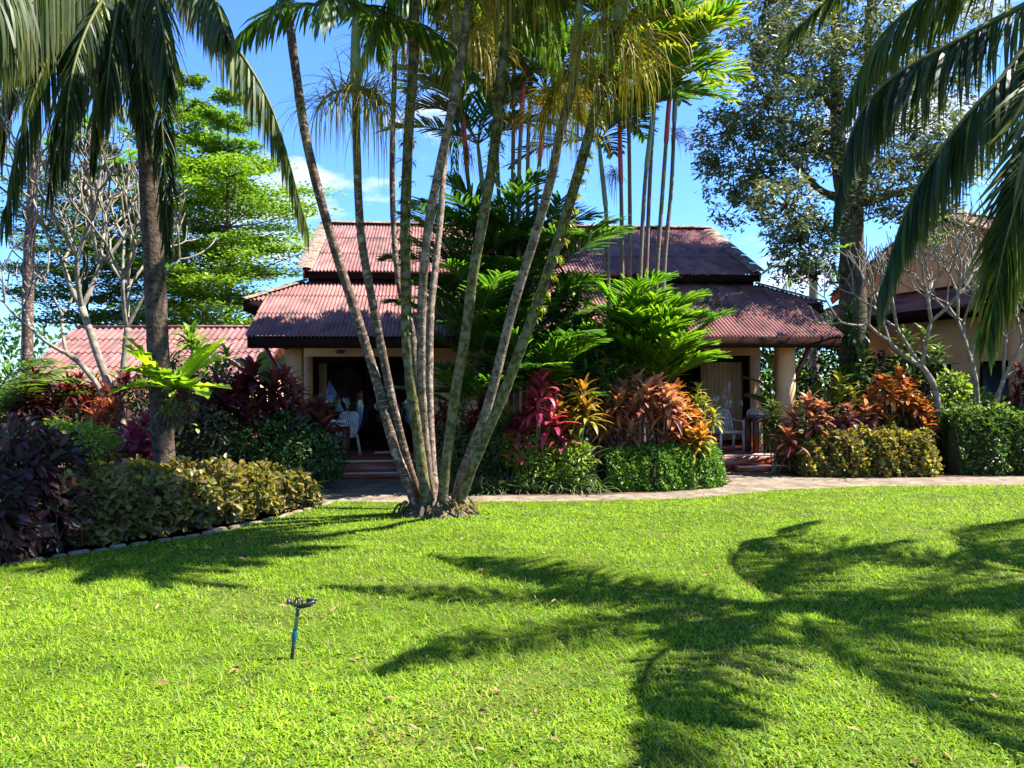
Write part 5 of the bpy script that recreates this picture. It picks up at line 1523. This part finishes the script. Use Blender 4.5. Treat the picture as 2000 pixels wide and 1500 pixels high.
shrub('green_shrub', 'dark thicket behind the right porch column', [wb(1500, 740, 19.5, (.8, .5, .8)), wb(1600, 700, 20.5, (1.0, .6, 1.2)), wb(1700, 760, 19, (1.0, .6, .9)), wb(1800, 800, 18, (.9, .5, .6))], .16, [(.012, .03, .01), (.025, .05, .014)], 700, .4)

# strap-leaved edging plants
def grassy(label, centres, Ln, Wd, cols, n=70, name='spider_plant'):
    T = thing(name, label, 'plant', (centres[0][0], centres[0][1], 0))
    for (x, y) in centres:
        m = MB()
        az = U(0, 6.28, n); e = np.radians(U(25, 85, n))
        straps(m, np.stack([x + rng.normal(0, .05, n), y + rng.normal(0, .05, n), np.full(n, .02)], 1), np.stack([np.cos(az) * np.cos(e), np.sin(az) * np.cos(e), np.sin(e)], 1),
               U(.6, 1.15, n) * Ln, Wd, pal(cols, n), U(.9, 2.2, n), 6, .3, 'strap')
        m.build('leaf_tuft', M['leaf'], T)
    return T
SPID = [(.05, .09, .03), (.09, .14, .05), (.16, .20, .10), (.03, .07, .02)]
grassy('striped spider plants at the front of the centre bed by the palm', [(-.55 + .24 * k + U(-.05, .05), 12.28 + U(-.05, .2)) for k in range(9)], .5, .022, SPID, 60)
grassy('spider plants behind the palm base beside the left steps', [(-1.3, 12.7), (-1.15, 12.95), (-1.0, 12.6), (-1.25, 13.2), (-.85, 12.8)], .55, .022, SPID, 55)
grassy('grassy tuft in front of the dark shrub near the left hedge', [(-3.6, 11.9), (-3.9, 11.8), (-3.3, 12.1), (-4.2, 11.7)], .45, .014, [(.06, .11, .03), (.12, .17, .06)], 50, 'lily_turf')
grassy('green lily tuft behind the lime shrub at left', [(W(135, 850, 11.6)[0], 11.6), (W(150, 850, 11.7)[0], 11.8)], .85, .03, [(.06, .14, .02), (.10, .2, .03)], 50, 'lily_turf')
cordyline('arching grey-green strap-leaved plant right of the lime shrub', base_px(1150, 12.5), heads_px([(1152, 880), (1165, 905)], 12.45, .05), [(.07, .10, .04), (.14, .16, .08)], .42, .06, 16, name='strap_leaf_plant', cat='plant')

# distant greenery closing the horizon
mb = MB()
for (x0, x1, d, h) in ((-40, -7, 33, 3.2), (-30, -16, 26, 2.4), (7, 45, 34, 4.0), (-60, 60, 60, 6.0)):
    nb_ = int((x1 - x0) / 1.6)
    for k in range(nb_):
        c = np.array([x0 + (k + U(0, 1)) * (x1 - x0) / nb_, d + U(-1, 1), h * U(.2, .5)]); r = np.array([1.5, 1.0, h * U(.4, .62)]) * (1 if d < 50 else 1.8)
        n = 420
        v = nrm(rng.normal(0, 1, (n, 3)))
        P = c + v * r * (1 - .4 * rng.random((n, 1)) ** 2); P[:, 2] = np.maximum(P[:, 2], .05)
        cloud(mb, P, v, .30 if d < 50 else .6, [(.03, .07, .012), (.06, .11, .02), (.10, .16, .03)], .5, .4, .6, quad=True)
tag(mb.build('background_greenery', M['leaf'], org=(0, 30, 0)), 'mass of far green bushes behind the bungalows', 'bushes', kind='stuff')

# ------------------------------------------------------------------ bed edging stones and brick planter
E = thing('bed_edging', 'row of small rough stones edging the left bed along the lawn', 'edging', (-3.5, 8.9, 0))
y = 5.8
while y < 11.4:
    x = np.interp(y, BE[:, 0], BE[:, 1]); x2 = np.interp(y + .1, BE[:, 0], BE[:, 1])
    tg = nrm(np.array([x2 - x, .1]))
    ln = U(.14, .24)
    m = MB()
    a = math.atan2(tg[1], tg[0])
    Rm = np.array([[math.cos(a), -math.sin(a), 0], [math.sin(a), math.cos(a), 0], [0, 0, 1]])
    m.box((-ln / 2, -.05, -.03), (ln / 2, .05, U(.012, .04)), taper=U(.6, .9), rot=Rm, at=(x - .02 + U(-.02, .02), y, 0))
    m.build('stone', M['stone'], E)
    y += (ln + .02) * tg[1]
Pn = thing('brick_planter', 'low red brick ledge among the cordylines at far left', 'planter', tuple(base_px(68, 12.2)))
c = W(68, 834, 12.2)
for k in range(4):
    for r in range(3):
        m = MB(); x = c[0] - .24 + k * .155 + (r % 2) * .05
        m.box((x, 12.15, c[2] - .07 * r - .06), (x + .145, 12.25, c[2] - .07 * r)); m.build('brick', M['brick'], Pn)
m = MB(); m.box((c[0] - .2, 12.17, 0), (c[0] + .3, 12.24, c[2] - .21)); m.build('base', M['brick'], Pn)

# ------------------------------------------------------------------ grass
def in_lawn(x, y):
    return (y < np.interp(x, PF[:, 0], PF[:, 1]) + .02) & (x > np.interp(y, BE[:, 0], BE[:, 1]) - .02)
GR = [(.095, .205, .008), (.16, .28, .010), (.235, .32, .016), (.12, .245, .010)]
mb = MB()
bands = [(1.6, 3.0, 1500, 1.0, 2), (3.0, 4.2, 10500, 1.1, 2), (4.2, 5.6, 7500, 1.2, 1), (5.6, 7.5, 5600, 1.4, 1), (7.5, 9.5, 3600, 1.7, 1), (9.5, 13.0, 2300, 2.1, 1)]
def field(x, y, f, ph):
    return .5 + .5 * np.sin(x * f + ph + 1.7 * np.sin(y * f * .7 + ph * 2)) * np.sin(y * f * 1.3 + 1.3 * np.sin(x * f * .9 + ph))
for (y0, y1, dens, wk, K) in bands:
    xw = .78 * y1 + 1.0
    n = int((y1 - y0) * 2 * xw * dens)
    x = U(-xw, xw, n); y = U(y0, y1, n)
    pn = field(x, y, 1.1, .4); pm = field(x, y, 3.7, 1.9); pf = field(x, y, 12, .7)
    worn = np.clip((field(x, y, .9, 2.6) * field(x, y, 2.3, 4.1) - .42) / .3, 0, 1)
    keep = in_lawn(x, y) & (rng.random(n) < (.5 + .25 * pm + .3 * pf) * (1 - .55 * worn))
    x, y, pn, pm, pf, worn = x[keep], y[keep], pn[keep], pm[keep], pf[keep], worn[keep]
    n = len(x)
    az = U(0, 6.28, n); e = np.radians(U(12, 70, n))
    c = pal(GR, n, .22) * (.72 + .3 * pn + .25 * pm)[:, None]
    yel = (worn * .6 + .12 * pn)[:, None] * rng.random((n, 1))
    c = c * (1 - yel) + np.array([.30, .30, .05]) * yel
    dry = rng.random(n) < .05 + .12 * worn
    c[dry] = pal([(.32, .26, .11), (.20, .14, .06)], int(dry.sum()))
    Ln = U(.018, .05, n) * (.7 + .6 * pf) * (1 if K == 2 else 1.15)
    straps(mb, np.stack([x, y, np.zeros(n)], 1), np.stack([np.cos(az) * np.cos(e), np.sin(az) * np.cos(e), np.sin(e)], 1), Ln, U(.004, .0085, n) * wk, c, U(.2, 1.3, n), K, None, 'blade' if K == 2 else 'short')
# flat broad-leaved weeds in the turf
n = 9000
y = U(2.8, 11.5, n); x = U(-1, 1, n) * (.74 * y + .5)
k = in_lawn(x, y) & (field(x, y, 2.9, 5.2) > .55); x, y = x[k], y[k]
cloud(mb, np.stack([x, y, U(.008, .03, len(x))], 1), np.tile([0, 0, 1.0], (len(x), 1)) + rng.normal(0, .3, (len(x), 3)), .035, [(.10, .20, .02), (.17, .27, .03), (.07, .14, .02)], .6, .05, .3)
# taller weeds
n = 900
y = U(2.6, 12.0, n); x = U(-1, 1, n) * (.72 * y + .5)
k = in_lawn(x, y); x, y = x[k], y[k]; n = len(x)
for q in range(4):
    az = U(0, 6.28, n); e = np.radians(U(35, 85, n))
    straps(mb, np.stack([x + rng.normal(0, .015, n), y + rng.normal(0, .015, n), np.zeros(n)], 1), np.stack([np.cos(az) * np.cos(e), np.sin(az) * np.cos(e), np.sin(e)], 1), U(.05, .14, n), U(.005, .009, n), pal([(.10, .19, .03), (.18, .26, .05)], n), U(.4, 1.4, n), 3, None, 'blade')
tag(mb.build('grass', M['grass'], org=(0, 6, 0)), 'short bright green lawn grass', 'grass', kind='stuff')
mb = MB()
n = 420
y = U(3.0, 13.6, n); x = U(-1, 1, n) * (.72 * y + .5)
k = (x > np.interp(y, BE[:, 0], BE[:, 1]) + .1); x, y = x[k], y[k]; n = len(x)
cloud(mb, np.stack([x, y, U(.012, .035, n)], 1), np.tile([0, 0, 1.0], (n, 1)) + rng.normal(0, .25, (n, 3)), .06, [(.22, .13, .06), (.30, .22, .10), (.13, .07, .035)], .4, .02, .3)
tag(mb.build('fallen_leaves', M['debris'], org=(0, 8, 0)), 'dry brown fallen leaves strewn over lawn and path', 'fallen leaves', kind='stuff')
print('TRIS', sum(len(me.loops) - 2 * len(me.polygons) for me in bpy.data.meshes), 'OBJ', len(bpy.data.objects))
